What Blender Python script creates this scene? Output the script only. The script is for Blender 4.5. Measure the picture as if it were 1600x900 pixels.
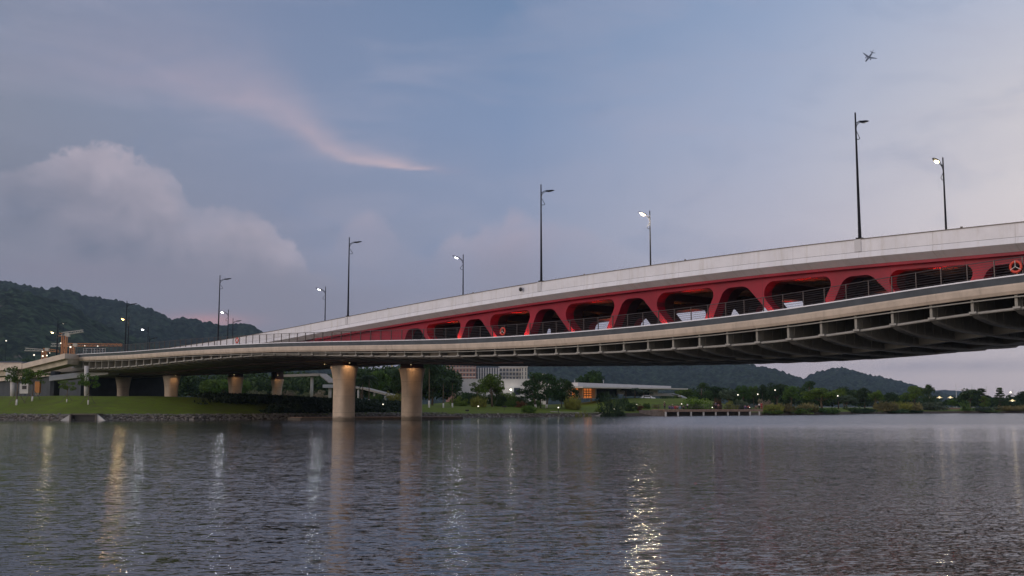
import bpy, bmesh, math, random
import numpy as np
from mathutils import Vector, Matrix, noise
from mathutils.geometry import tessellate_polygon
R = math.radians
for o in list(bpy.data.objects): bpy.data.objects.remove(o)
S = bpy.context.scene
COL = S.collection

# ------------------------------------------------------------------ camera (height 2 m over the water, water at z = -2)
FPX = 1650.0
PITCH = math.atan(186 / FPX)
cam_d = bpy.data.cameras.new('camera'); cam = bpy.data.objects.new('camera', cam_d); COL.objects.link(cam)
cam_d.sensor_width = 36; cam_d.lens = 36 * FPX / 1600; cam_d.clip_start = .5; cam_d.clip_end = 30000
cam.location = (0, 0, 0); cam.rotation_euler = (R(90) + PITCH, 0, 0)
S.camera = cam

def uv(x, y):
    dy = 450 - y
    Y = FPX * math.cos(PITCH) - dy * math.sin(PITCH); Z = FPX * math.sin(PITCH) + dy * math.cos(PITCH)
    return (x - 800) / Y, Z / Y
def at(x, y, Y):
    u, v = uv(x, y); return Vector((u * Y, Y, v * Y))
def ae(x, y):
    u, v = uv(x, y); return math.atan(u), math.atan2(v, math.hypot(1, u))

def lin(c):
    return tuple(((v / 255) / 12.92 if v / 255 <= .04045 else ((v / 255 + .055) / 1.055) ** 2.4) for v in c)

# ------------------------------------------------------------------ node helpers
class NT:
    def __init__(s, tree): s.t = tree; s.n = tree.nodes; s.l = tree.links
    def new(s, typ, **kw):
        n = s.n.new(typ)
        for k, v in kw.items(): setattr(n, k, v)
        return n
    def put(s, sock, v):
        if isinstance(v, bpy.types.NodeSocket): s.l.new(v, sock)
        elif v is not None:
            if sock.type == 'RGBA' and len(v) == 3: v = (*v, 1)
            sock.default_value = v
    def m(s, op, a, b=None, c=None, clamp=False):
        n = s.new('ShaderNodeMath', operation=op, use_clamp=clamp)
        s.put(n.inputs[0], a); s.put(n.inputs[1], b); s.put(n.inputs[2], c); return n.outputs[0]
    def ss(s, v, a, b, lo=0., hi=1.):
        n = s.new('ShaderNodeMapRange', interpolation_type='SMOOTHSTEP')
        for i, x in enumerate((v, a, b, lo, hi)): s.put(n.inputs[i], x)
        return n.outputs[0]
    def lr(s, v, a, b, lo=0., hi=1.):
        n = s.new('ShaderNodeMapRange')
        for i, x in enumerate((v, a, b, lo, hi)): s.put(n.inputs[i], x)
        return n.outputs[0]
    def mix(s, f, a, b, blend='MIX'):
        n = s.new('ShaderNodeMix', data_type='RGBA', blend_type=blend)
        s.put(n.inputs[0], f); s.put(n.inputs[6], a); s.put(n.inputs[7], b); return n.outputs[2]
    def noise(s, vec, scale, detail=4, rough=.5, dist=0., out=0):
        n = s.new('ShaderNodeTexNoise'); s.put(n.inputs['Vector'], vec); s.put(n.inputs['Scale'], scale)
        s.put(n.inputs['Detail'], detail); s.put(n.inputs['Roughness'], rough); s.put(n.inputs['Distortion'], dist)
        return n.outputs[out]
    def comb(s, x, y, z=0.):
        n = s.new('ShaderNodeCombineXYZ'); s.put(n.inputs[0], x); s.put(n.inputs[1], y); s.put(n.inputs[2], z); return n.outputs[0]
    def ramp(s, v, stops, interp='LINEAR'):
        n = s.new('ShaderNodeValToRGB'); s.put(n.inputs[0], v); cr = n.color_ramp; cr.interpolation = interp
        while len(cr.elements) < len(stops): cr.elements.new(.5)
        for e, (p, c) in zip(cr.elements, stops): e.position = p; e.color = (*c, 1)
        return n.outputs[0]
    def vscale(s, v, sx, sy, sz):
        n = s.new('ShaderNodeVectorMath', operation='MULTIPLY'); s.put(n.inputs[0], v); n.inputs[1].default_value = (sx, sy, sz); return n.outputs[0]

# ------------------------------------------------------------------ world: dusk sky with clouds
SUN_EL, SUN_AZ = R(4), R(238)         # soft afterglow low behind the camera
W = bpy.data.worlds.new('World'); S.world = W; W.use_nodes = True
T = NT(W.node_tree); T.n.clear()
geo = T.new('ShaderNodeTexCoord').outputs['Generated']
sp = T.new('ShaderNodeSeparateXYZ'); T.put(sp.inputs[0], geo)
dx, dy, dz = sp.outputs
A_ = T.m('ARCTAN2', dx, dy)
E_ = T.m('ARCTAN2', dz, T.m('SQRT', T.m('ADD', T.m('MULTIPLY', dx, dx), T.m('MULTIPLY', dy, dy))))
def grid_col(cols, rows, table):
    """smooth interpolation of sky colour over azimuth and elevation"""
    out = []
    for ci in range(len(cols)):
        lo, hi = rows[0], rows[-1]
        st = [((r - lo) / (hi - lo), lin(c)) for r, c in zip(rows, table[ci])]
        out.append(T.ramp(T.lr(E_, lo, hi), st, 'EASE' if 0 else 'LINEAR'))
    c = out[0]
    for i in range(1, len(cols)):
        c = T.mix(T.lr(A_, cols[i - 1], cols[i]), c, out[i])
    return c
cols = [ae(0, 300)[0], ae(450, 300)[0], ae(800, 300)[0], ae(1200, 300)[0], ae(1600, 300)[0]]
rows = [ae(800, 640)[1], ae(800, 520)[1], ae(800, 400)[1], ae(800, 200)[1], ae(800, 0)[1], R(50)]
tab = [
 [(122,120,134),(132,130,144),(138,138,152),(132,138,156),(131,139,163),(118,124,142)],
 [(138,132,146),(138,136,152),(140,143,164),(131,143,171),(119,134,165),(118,126,146)],
 [(158,147,158),(158,152,168),(150,157,181),(129,147,180),(110,134,169),(116,128,150)],
 [(184,170,175),(190,180,189),(194,190,203),(168,177,201),(141,160,192),(124,134,158)],
 [(198,184,186),(218,206,208),(234,223,221),(208,204,210),(174,184,207),(134,144,166)]]
sky = grid_col(cols, rows, tab)
vec = T.comb(A_, E_, 0.)
# thin high streaks of cloud, slightly pink
st1 = T.noise(T.vscale(vec, 5, 22, 1), 1.0, 6, .55, .6)
sky = T.mix(T.m('MULTIPLY', T.ss(st1, .44, .72), .24), sky, lin((176,172,190)))
st2 = T.noise(T.vscale(vec, 7, 16, 1), 1.3, 5, .55, .9)
sky = T.mix(T.m('MULTIPLY', T.ss(st2, .5, .74), .22), sky, lin((120,138,172)))
# curved tables along azimuth (a long wisp and two banks of cumulus)
def tab_ramp(px, fy):
    a0, a1 = ae(px[0][0], 300)[0], ae(px[-1][0], 300)[0]
    stops = []
    for row in px:
        a = ae(row[0], row[1])[0]
        stops.append(((a - a0) / (a1 - a0), fy(row)))
    stops[0] = (0., stops[0][1]); stops[-1] = (1., stops[-1][1])
    return T.ramp(T.lr(A_, a0, a1), stops)
def sep(c):
    n = T.new('ShaderNodeSeparateColor'); T.put(n.inputs[0], c); return n.outputs
wn = T.noise(T.vscale(vec, 6, 14, 1), 1.5, 6, .6, .4)
wn2 = T.noise(T.vscale(vec, 14, 40, 1), 1.0, 5, .6, .8)
wisp = [(-100,120,40,.0),(120,118,45,.35),(280,135,46,.60),(400,165,38,.75),(460,200,30,.8),(505,238,20,.85),(545,252,12,.95),(610,262,9,1.),(655,268,7,1.),(700,273,7,.35),(760,276,12,.0)]
wr = sep(tab_ramp(wisp, lambda r: (ae(r[0], r[1])[1], r[2] / FPX * 4, r[3])))
d = T.m('SUBTRACT', T.m('ADD', E_, T.m('MULTIPLY', T.m('SUBTRACT', wn, .5), .035)), T.m('ADD', wr[0], T.m('MULTIPLY', wr[1], .06)))
hw = T.m('DIVIDE', wr[1], 4)
up = T.m('EXPONENT', T.m('MULTIPLY', T.m('POWER', T.m('ABSOLUTE', T.m('DIVIDE', T.m('MAXIMUM', d, 0.), T.m('MULTIPLY', hw, 1.6))), 1.6), -1))
dn = T.m('EXPONENT', T.m('MULTIPLY', T.m('POWER', T.m('ABSOLUTE', T.m('DIVIDE', T.m('MINIMUM', d, 0.), T.m('MULTIPLY', hw, .75))), 2.), -1))
wm = T.m('MULTIPLY', T.m('MULTIPLY', up, dn), wr[2])
wm = T.m('MULTIPLY', wm, T.ss(wn2, .15, .75, .5, 1.), None, True)
sky = T.mix(T.m('MULTIPLY', wm, .85), sky, T.mix(T.m('POWER', wr[2], 2.5), lin((162,154,174)), lin((205,182,188))))
def cumulus(px, amp, soft, lit, shade, base, litdepth, basee, op, seed):
    global sky
    top = sep(tab_ramp(px, lambda r: (ae(r[0], r[1])[1], r[2], 0)))
    pv = T.comb(T.m('ADD', A_, seed), E_, seed)
    n1 = T.noise(T.vscale(pv, 1, 1.3, 1), 24, 8, .58, .3)
    n2 = T.noise(T.vscale(pv, 1, 1.5, 1), 11, 3, .5)
    n4 = T.m('ABSOLUTE', T.m('SUBTRACT', T.noise(pv, 46, 5, .6, .5), .5))
    nn = T.m('ADD', T.m('MULTIPLY', T.m('SUBTRACT', n1, .5), amp), T.m('MULTIPLY', T.m('SUBTRACT', n2, .5), amp * .8))
    nn = T.m('SUBTRACT', nn, T.m('MULTIPLY', n4, amp * 1.3))
    depth = T.m('ADD', T.m('SUBTRACT', top[0], E_), nn)
    dens = T.m('MULTIPLY', T.m('MULTIPLY', T.ss(depth, 0., soft), top[1]), T.ss(T.m('ADD', n2, T.m('MULTIPLY', depth, 2.6)), .32, .66, .22, 1.))
    pv2 = T.comb(T.m('ADD', A_, seed - .010), T.m('ADD', E_, .014), seed)
    n3 = T.noise(T.vscale(pv2, 1, 1.3, 1), 24, 8, .58, .3)
    emb = T.m('MULTIPLY', T.m('SUBTRACT', n1, n3), .65)
    lightf = T.m('ADD', T.m('EXPONENT', T.m('MULTIPLY', T.m('MAXIMUM', depth, 0.), -1 / litdepth)), emb, None, True)
    body = T.mix(lightf, shade, lit)
    lowf = T.ss(T.m('ADD', E_, T.m('MULTIPLY', nn, .8)), basee[0], basee[1])
    body = T.mix(lowf, base, body)
    sky = T.mix(T.m('MULTIPLY', dens, op), sky, body)
small = [(480,470,.0),(530,352,.2),(555,326,.4),(578,316,.45),(600,326,.35),(625,370,.2),(670,400,.2),(705,352,.5),(735,358,.6),(752,340,.85),(782,335,.95),(797,316,1.),(822,322,.85),(845,332,.6),(885,338,.4),(915,352,.3),(950,368,.2),(1010,400,.0)]
cumulus(small, .020, .016, lin((192,177,188)), lin((162,157,176)), lin((153,150,167)), .030, (ae(800,440)[1], ae(800,350)[1]), .95, 3.1)
big = [(-250,240,.5),(-60,262,.5),(30,258,.45),(85,240,.75),(115,226,1.),(145,216,1.),(180,228,1.),(215,236,1.),(255,245,1.),(280,268,1.),(302,304,1.),(345,312,1.),(385,310,1.),(418,325,1.),(440,352,1.),(462,375,.95),(485,408,.8),(560,430,.35),(700,450,.0)]
cumulus(big, .028, .010, lin((188,177,188)), lin((104,111,131)), lin((143,139,153)), .075, (ae(200,455)[1], ae(200,385)[1]), .95, 7.7)
# low pinkish gap over the left hills and grey bars low on the right
def blob(x, y, rx, ry, col, k):
    global sky
    a, e = ae(x, y)
    q = T.m('ADD', T.m('POWER', T.m('ABSOLUTE', T.m('DIVIDE', T.m('SUBTRACT', A_, a), rx / FPX)), 2.), T.m('POWER', T.m('ABSOLUTE', T.m('DIVIDE', T.m('SUBTRACT', E_, e), ry / FPX)), 2.))
    q = T.m('ADD', q, T.m('MULTIPLY', T.m('SUBTRACT', wn2, .5), 1.6))
    sky = T.mix(T.m('MULTIPLY', T.m('EXPONENT', T.m('MULTIPLY', q, -1.)), k), sky, lin(col))
blob(325, 500, 60, 10, (196,148,150), .7)
blob(90, 425, 150, 16, (140,134,150), .6)
blob(20, 310, 90, 60, (104,112,132), .55)
blob(1500, 572, 130, 9, (150,146,160), .5)
blob(1560, 400, 220, 60, (222,205,205), .35)
# the sun has set behind the photographer: that half of the sky is brighter and warmer
back = T.m('MULTIPLY', T.ss(T.m('SUBTRACT', T.m('MULTIPLY', dx, -.82), T.m('MULTIPLY', dy, .57)), .05, .85), T.ss(dz, -.12, .05))
sky = T.mix(back, sky, T.mix(T.ss(E_, R(5), R(55)), lin((250,232,222)), lin((180,190,220))))
sky = T.mix(T.ss(E_, R(-1), R(-6)), sky, (.05, .05, .05))
# sky dome: procedural cloudscape mixed with the physical sky
nish = T.new('ShaderNodeTexSky', sky_type='NISHITA', sun_disc=False, sun_elevation=SUN_EL, sun_rotation=SUN_AZ)
bg1 = T.new('ShaderNodeBackground'); T.put(bg1.inputs[0], nish.outputs[0]); bg1.inputs[1].default_value = .05
bg2 = T.new('ShaderNodeBackground'); T.put(bg2.inputs[0], sky); bg2.inputs[1].default_value = 1.14
ms = T.new('ShaderNodeMixShader'); ms.inputs[0].default_value = .94
T.l.new(bg1.outputs[0], ms.inputs[1]); T.l.new(bg2.outputs[0], ms.inputs[2])
wo = T.new('ShaderNodeOutputWorld'); T.l.new(ms.outputs[0], wo.inputs[0])

sun_d = bpy.data.lights.new('sun', 'SUN'); sun_d.energy = .95; sun_d.angle = R(25); sun_d.color = (1, .86, .78)
sun = bpy.data.objects.new('sun', sun_d); COL.objects.link(sun)
sun.rotation_euler = Vector((math.sin(SUN_AZ), math.cos(SUN_AZ), math.tan(R(7)))).to_track_quat('Z', 'Y').to_euler()

S.view_settings.view_transform = 'Standard'; S.view_settings.look = 'None'; S.view_settings.gamma = 1
S.view_settings.exposure = 0; S.view_settings.use_curve_mapping = False
S.cycles.use_denoising = True
S.cycles.sample_clamp_indirect = 6
S.cycles.max_bounces = 6; S.cycles.transparent_max_bounces = 6; S.cycles.volume_bounces = 0
S.cycles.caustics_reflective = True; S.cycles.blur_glossy = 1.0; S.cycles.caustics_refractive = False

# ------------------------------------------------------------------ materials
MATS = {}
def mat(name, col, rough=.6, var=.12, scale=1.5, metal=0., bump=0., bscale=20., spec=.5, extra=None, obj_rand=0., coat=0.):
    m = bpy.data.materials.new(name); m.use_nodes = True; t = NT(m.node_tree); b = t.n['Principled BSDF']
    tc = t.new('ShaderNodeTexCoord').outputs['Object']
    n = t.noise(tc, scale, 6, .6)
    c = t.mix(t.ss(n, .3, .7), tuple(v * (1 - var) for v in col), tuple(min(1, v * (1 + var)) for v in col))
    if obj_rand:
        oi = t.new('ShaderNodeObjectInfo').outputs['Random']
        hs = t.new('ShaderNodeHueSaturation'); t.put(hs.inputs['Color'], c)
        t.put(hs.inputs['Value'], t.lr(oi, 0., 1., 1 - obj_rand, 1 + obj_rand))
        t.put(hs.inputs['Hue'], t.lr(t.m('FRACT', t.m('MULTIPLY', oi, 7.31)), 0., 1., .485, .515)); c = hs.outputs[0]
    if extra: c = extra(t, tc, c)
    t.put(b.inputs['Base Color'], c); b.inputs['Roughness'].default_value = rough; b.inputs['Metallic'].default_value = metal
    b.inputs['Specular IOR Level'].default_value = spec; b.inputs['Coat Weight'].default_value = coat
    if bump:
        bp = t.new('ShaderNodeBump'); bp.inputs['Strength'].default_value = bump; bp.inputs['Distance'].default_value = .05
        t.put(bp.inputs['Height'], t.noise(tc, bscale, 5, .6)); t.put(b.inputs['Normal'], bp.outputs[0])
    MATS[name] = m; return m
def emat(name, col, strength):
    m = bpy.data.materials.new(name); m.use_nodes = True; t = NT(m.node_tree); b = t.n['Principled BSDF']
    b.inputs['Base Color'].default_value = (*col, 1); b.inputs['Emission Color'].default_value = (*col, 1); b.inputs['Emission Strength'].default_value = strength
    MATS[name] = m; return m
def stain(t, tc, c):
    uvn = t.new('ShaderNodeUVMap').outputs[0]
    s1 = t.noise(t.vscale(uvn, 1.1, .12, 1), 1.0, 6, .65)
    c = t.mix(t.m('MULTIPLY', t.ss(s1, .48, .72), .38), c, (.46, .42, .34))
    s2 = t.noise(t.vscale(uvn, 5, .25, 1), 1.0, 5, .7)
    c = t.mix(t.m('MULTIPLY', t.ss(s2, .58, .8), .35), c, (.22, .19, .15))
    su = t.new('ShaderNodeSeparateXYZ'); t.put(su.inputs[0], uvn)
    fr = t.m('FRACT', t.m('DIVIDE', su.outputs[0], 6.6))
    line = t.m('MULTIPLY', t.m('LESS_THAN', fr, .006), .35)
    return t.mix(line, c, (.25, .24, .22))
def streak(t, tc, c):
    uvn = t.new('ShaderNodeUVMap').outputs[0]
    s2 = t.noise(t.vscale(uvn, 1.6, .3, 1), 1.0, 6, .7)
    return t.mix(t.m('MULTIPLY', t.ss(s2, .5, .8), .55), c, tuple(v for v in (.17, .13, .09)))
def redwear(t, tc, c):
    s1 = t.noise(t.vscale(tc, .8, .8, .35), 1.0, 6, .7)
    c = t.mix(t.m('MULTIPLY', t.ss(s1, .5, .8), .45), c, (.20, .03, .045))
    sv = t.new('ShaderNodeSeparateXYZ'); t.put(sv.inputs[0], tc)
    along = t.m('ADD', t.m('MULTIPLY', sv.outputs[0], -.66698), t.m('MULTIPLY', sv.outputs[1], .74507))
    seam = t.m('LESS_THAN', t.m('FRACT', t.m('DIVIDE', t.m('ADD', along, 900.), 6.5)), .008)
    return t.mix(t.m('MULTIPLY', seam, .6), c, (.08, .01, .015))
M_white = mat('white_paint', (.74, .74, .77), .45, .05, .6, extra=stain)
M_grey = mat('grey_paint', (.74, .75, .76), .5, .06, .5, extra=stain)
M_cap = mat('weathered_cap', (.16, .14, .12), .6, .3, 4)
M_coping = mat('coping_white', (.82, .82, .86), .4, .04)
M_seam = mat('seam_sealant', (.12, .12, .13), .7)
M_red = mat('red_paint', (.285, .010, .028), .45, .16, .35, bump=.05, bscale=3, spec=.3, extra=redwear)
M_beige = mat('cream_concrete', (.54, .45, .36), .6, .12, .8, extra=streak)
M_trim = mat('dark_gutter', (.10, .115, .13), .35, .15, 1.0, extra=None)
M_rib = mat('warm_grey_steel', (.245, .235, .20), .5, .15, .8, bump=.1)
M_flange = mat('pale_flange_steel', (.31, .30, .27), .5, .12, 1.)
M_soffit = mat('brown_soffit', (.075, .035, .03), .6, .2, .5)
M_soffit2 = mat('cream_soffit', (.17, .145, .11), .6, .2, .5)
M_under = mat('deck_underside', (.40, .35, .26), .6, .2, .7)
M_asphalt = mat('asphalt', (.05, .05, .05), .9, .2, 3)
M_rail = mat('rail_steel', (.085, .07, .065), .4, .1, 3, metal=.3)
M_cable = mat('cable_steel', (.11, .095, .09), .4, .1, 3, metal=.5)
def waterline(t, tc, c):
    sz = t.new('ShaderNodeSeparateXYZ'); t.put(sz.inputs[0], tc)
    zz = t.m('ADD', sz.outputs[2], t.m('MULTIPLY', t.m('SUBTRACT', t.noise(tc, 1.3, 4, .6), .5), .7))
    c = t.mix(t.m('LESS_THAN', t.m('ABSOLUTE', t.m('SUBTRACT', t.m('FRACT', t.m('DIVIDE', sz.outputs[2], 2.4)), .5)), .006), c, (.30, .25, .2))
    return t.mix(t.ss(zz, .75, .3, 0., .75), c, (.10, .085, .06))
M_conc = mat('pier_concrete', (.60, .50, .40), .75, .10, .7, bump=.1, extra=lambda t, tc, c: waterline(t, tc, t.mix(t.m('MULTIPLY', t.ss(t.noise(t.vscale(tc, 1.5, 1.5, .15), 1., 6, .65), .5, .8), .45), c, (.34, .27, .20))))
M_cconc = mat('column_concrete', (.52, .50, .47), .75, .10, .9)
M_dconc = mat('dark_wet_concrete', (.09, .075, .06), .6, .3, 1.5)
M_pole = mat('black_pole', (.010, .010, .016), .6, .1, 2, spec=.15)
M_lens = mat('lamp_lens', (.25, .26, .28), .2)
M_darkwall = mat('dark_cladding', (.035, .042, .05), .7, .25, .6)
M_black = mat('black_plastic', (.01, .01, .011), .4)
M_orange = mat('lifebuoy_orange', (.62, .05, .02), .4)
M_rope = mat('white_rope', (.7, .68, .62), .7)
M_rock = mat('shore_rock', (.15, .135, .115), .85, .6, 1.6, bump=.3, bscale=6)
M_bark = mat('bark', (.12, .085, .055), .9, .3, 5)
M_stake = mat('stake_timber', (.13, .11, .08), .85)
M_limewash = mat('limewash', (.68, .66, .62), .8, .08, 3)
M_crane = mat('crane_orange', (.50, .20, .06), .5)
M_cranew = mat('crane_pale', (.45, .42, .36), .5)
M_bwhite = mat('white_render', (.60, .58, .57), .7, .05, .4)
M_brown = mat('brown_render', (.26, .14, .11), .7, .08, .5)
M_cream = mat('cream_render', (.56, .52, .46), .7, .06, .5)
M_slate = mat('slate_roof', (.10, .12, .17), .6)
M_glass = mat('window_glass', (.03, .04, .06), .12, .2, .3)
M_car = mat('white_car_paint', (.85, .86, .9), .2, .02, coat=.6)
M_tyre = mat('tyre_rubber', (.02, .02, .02), .8)
M_wood = mat('boardwalk_timber', (.27, .17, .12), .7, .25, 3)
M_wall2 = mat('planter_wall', (.16, .13, .11), .8, .3, 2)
M_path = mat('path_paving', (.34, .29, .23), .8, .1, 1)
M_plane = mat('aircraft_paint', (.10, .105, .13), .5)
M_blueroof = mat('blue_shed_roof', (.17, .22, .30), .5)
M_skin = mat('skin', (.48, .28, .2), .6)
M_hair = mat('hair', (.02, .015, .012), .6)
CLOTH = {k: mat('cloth_' + k, v, .85) for k, v in dict(purple=(.09, .04, .20), red=(.42, .03, .04), pink=(.55, .22, .24), bluegrey=(.16, .25, .32), white=(.75, .75, .72), black=(.015, .015, .018), straw=(.62, .5, .34), brown=(.14, .08, .05), navy=(.03, .04, .10)).items()}
E_warm = emat('bulb_warm', (1, .80, .45), 9)
E_white = emat('bulb_white', (.95, .95, 1.), 6)
E_orange = emat('bulb_orange', (1, .60, .25), 7)
E_soft = emat('lamp_glow_warm', (1, .78, .38), .7)
E_spot = emat('garden_light', (1, .92, .75), 1.7)
E_int = emat('lit_interior', (1, .30, .07), .38)
E_redglow = emat('uplight_lens', (1, .35, .15), 6)

def leafmat(name, c1, c2, rnd=.25, trans=.25):
    m = bpy.data.materials.new(name); m.use_nodes = True; t = NT(m.node_tree); b = t.n['Principled BSDF']
    tc = t.new('ShaderNodeTexCoord').outputs['Object']
    oi = t.new('ShaderNodeObjectInfo').outputs['Random']
    off = t.new('ShaderNodeVectorMath', operation='ADD'); t.put(off.inputs[0], tc); t.put(off.inputs[1], t.comb(t.m('MULTIPLY', oi, 40.), 0., 0.))
    c = t.mix(t.ss(t.noise(off.outputs[0], .55, 4, .6), .35, .65), c1, c2)
    g = t.noise(off.outputs[0], 3.5, 2, .5)
    hs = t.new('ShaderNodeHueSaturation'); t.put(hs.inputs['Color'], c)
    t.put(hs.inputs['Value'], t.m('MULTIPLY', t.lr(oi, 0., 1., 1 - rnd, 1 + rnd), t.lr(g, .3, .7, .7, 1.3)))
    t.put(hs.inputs['Hue'], t.lr(t.m('FRACT', t.m('MULTIPLY', oi, 5.7)), 0., 1., .49, .51))
    t.put(b.inputs['Base Color'], hs.outputs[0]); b.inputs['Roughness'].default_value = .6; b.inputs['Specular IOR Level'].default_value = .3
    tr = t.new('ShaderNodeBsdfTranslucent'); t.put(tr.inputs[0], hs.outputs[0])
    mx = t.new('ShaderNodeMixShader'); mx.inputs[0].default_value = trans
    t.l.new(b.outputs[0], mx.inputs[1]); t.l.new(tr.outputs[0], mx.inputs[2]); t.l.new(mx.outputs[0], t.n['Material Output'].inputs[0])
    MATS[name] = m; return m
L_dark = leafmat('foliage_dark', (.020, .046, .012), (.046, .088, .020))
L_mid = leafmat('foliage_mid', (.050, .104, .014), (.11, .18, .024))
L_bright = leafmat('foliage_bright', (.095, .165, .018), (.16, .23, .03))
L_yellow = leafmat('foliage_yellow', (.16, .17, .03), (.26, .25, .05))
L_reed = leafmat('reed_tan', (.15, .14, .05), (.25, .215, .085))
L_grey = leafmat('foliage_greygreen', (.045, .07, .04), (.085, .115, .065))
L_palm = leafmat('palm_leaf', (.022, .045, .016), (.05, .085, .028))
L_rust = leafmat('foliage_rust', (.10, .045, .02), (.18, .085, .03))
L_cover_shade = leafmat('cover_leaf_shade', (.010, .022, .008), (.022, .040, .012))  # dark planting, with the shade under the bridge put into the leaf colour
L_flower = leafmat('pale_blossom', (.30, .24, .17), (.15, .17, .08))

# ------------------------------------------------------------------ mesh helpers
def link(o, parent=None):
    COL.objects.link(o)
    if parent is not None: o.parent = parent
    return o
def mesh_obj(name, verts, faces, m, parent=None, smooth=False, uvs=None):
    me = bpy.data.meshes.new(name); me.from_pydata([tuple(v) for v in verts], [], faces)
    if m: me.materials.append(m)
    if smooth: me.polygons.foreach_set('use_smooth', [True] * len(me.polygons))
    if uvs is not None:
        ul = me.uv_layers.new(name='UVMap')
        vi = np.empty(len(me.loops), dtype=np.int32); me.loops.foreach_get('vertex_index', vi)
        ul.data.foreach_set('uv', np.asarray(uvs, dtype=np.float32)[vi].ravel())
    me.update()
    return link(bpy.data.objects.new(name, me), parent)
class MB:
    """collects simple solids into one mesh"""
    def __init__(s): s.v = []; s.f = []
    def add(s, vs, fs): o = len(s.v); s.v += [tuple(v) for v in vs]; s.f += [tuple(i + o for i in f) for f in fs]; return s
    def box(s, c, sz, rz=0., M=None):
        c = Vector(c); hx, hy, hz = sz[0] / 2, sz[1] / 2, sz[2] / 2
        mt = Matrix.Rotation(rz, 3, 'Z') if M is None else M
        vs = [c + mt @ Vector((x * hx, y * hy, z * hz)) for x in (-1, 1) for y in (-1, 1) for z in (-1, 1)]
        return s.add(vs, [(0, 1, 3, 2), (4, 6, 7, 5), (0, 4, 5, 1), (2, 3, 7, 6), (0, 2, 6, 4), (1, 5, 7, 3)])
    def tube(s, pts, rad, n=8, cap=True):
        pts = [Vector(p) for p in pts]; rr = rad if isinstance(rad, (list, tuple)) else [rad] * len(pts)
        vs = []
        for i, p in enumerate(pts):
            d = (pts[min(i + 1, len(pts) - 1)] - pts[max(i - 1, 0)]).normalized()
            a = d.cross(Vector((0, 0, 1)));
            if a.length < .05: a = d.cross(Vector((0, 1, 0)))
            a.normalize(); b = d.cross(a)
            vs += [p + (a * math.cos(k * 2 * math.pi / n) + b * math.sin(k * 2 * math.pi / n)) * rr[i] for k in range(n)]
        fs = []
        for i in range(len(pts) - 1):
            for k in range(n):
                k2 = (k + 1) % n; fs.append((i * n + k, i * n + k2, (i + 1) * n + k2, (i + 1) * n + k))
        if cap: fs.append(tuple(range(n))[::-1]); fs.append(tuple(range((len(pts) - 1) * n, len(pts) * n)))
        return s.add(vs, fs)
    def ell(s, c, r, nu=12, nv=8, M=None):
        c = Vector(c); vs = []; fs = []
        for j in range(nv + 1):
            th = math.pi * j / nv
            for i in range(nu):
                ph = 2 * math.pi * i / nu
                q = Vector((r[0] * math.sin(th) * math.cos(ph), r[1] * math.sin(th) * math.sin(ph), r[2] * math.cos(th)))
                vs.append(c + (M @ q if M else q))
        for j in range(nv):
            for i in range(nu):
                i2 = (i + 1) % nu; fs.append((j * nu + i, (j + 1) * nu + i, (j + 1) * nu + i2, j * nu + i2))
        return s.add(vs, fs)
    def obj(s, name, m, parent=None, smooth=False): return mesh_obj(name, s.v, s.f, m, parent, smooth)
def tag(o, label=None, cat=None, group=None, kind=None):
    if label: o['label'] = label
    if cat: o['category'] = cat
    if group: o['group'] = group
    if kind: o['kind'] = kind
    return o
def empty(name, loc, rz=0., label=None, cat=None, group=None):
    o = bpy.data.objects.new(name, None); COL.objects.link(o); o.location = loc; o.rotation_euler = (0, 0, rz); o.empty_display_size = .5
    return tag(o, label, cat, group)
def copy_tree(o, parent=None):
    c = o.copy(); COL.objects.link(c); c.parent = parent
    for ch in o.children: copy_tree(ch, c)
    return c
def interp(tb, x):
    return float(np.interp(x, [a[0] for a in tb], [a[1] for a in tb]))
def smooth_tab(tb, step=1.0, passes=10):
    xs = np.arange(tb[0][0], tb[-1][0] + step, step); ys = np.interp(xs, [a[0] for a in tb], [a[1] for a in tb])
    for _ in range(passes * 4): ys[1:-1] = (ys[:-2] + 2 * ys[1:-1] + ys[2:]) / 4
    return lambda t: float(np.interp(t, xs, ys))
def sstep(a, b, x):
    x = min(1, max(0, (x - a) / (b - a))); return x * x * (3 - 2 * x)

# ------------------------------------------------------------------ bridge frame: t runs along the bridge (away, left), o towards the camera
BX, BY = 29.909, 90.0; DX, DY = -.66698, .74507; NX, NY = -.74507, -.66698
def P(t, o, z): return Vector((BX + DX * t + NX * o, BY + DY * t + NY * o, z))
ZT = smooth_tab([(-80, 12.6), (-45, 13.5), (-14, 14.05), (0, 14.38), (10, 14.5), (26, 14.42), (40, 14.22), (61, 13.55), (80, 12.74), (91, 12.25), (98, 11.92), (120, 11.15), (160, 10.35), (200, 9.7), (240, 9.1), (400, 7.5)], 1, 10)
ZW = smooth_tab([(-80, 11.6), (-40, 9.6), (-17, 8.95), (-12.6, 8.78), (-7.6, 8.5), (-2.2, 8.15), (3.8, 7.83), (10.6, 7.6), (18, 7.47), (27, 7.38), (36, 7.40), (47, 7.60), (58, 7.94), (71, 8.35), (82, 8.68), (91, 8.88), (107, 9.2), (132, 9.4), (158, 9.9), (180, 9.9)], 1, 4)
WO = smooth_tab([(-80, 9.2), (-17, 8.8), (-2, 8.3), (10, 8.1), (18, 7.7), (30, 7.6), (47, 8.0), (58, 8.8), (71, 9.9), (82, 10.4), (107, 10.5), (180, 10.5)], 1, 4)
TD = smooth_tab([(-80, 2.1), (-12, 2.15), (-4, 2.45), (4, 2.45), (19, 2.2), (37, 1.9), (59, 1.85), (83, 1.5), (100, 1.8), (139, 2.6), (180, 2.8)], 1, 8)
RW = 21.5   # width of the road deck
bridge = empty('road_bridge', P(40, -RW / 2, -2), 0, 'long double deck bridge with red arched truss and white road parapets over the water', 'bridge')
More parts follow.
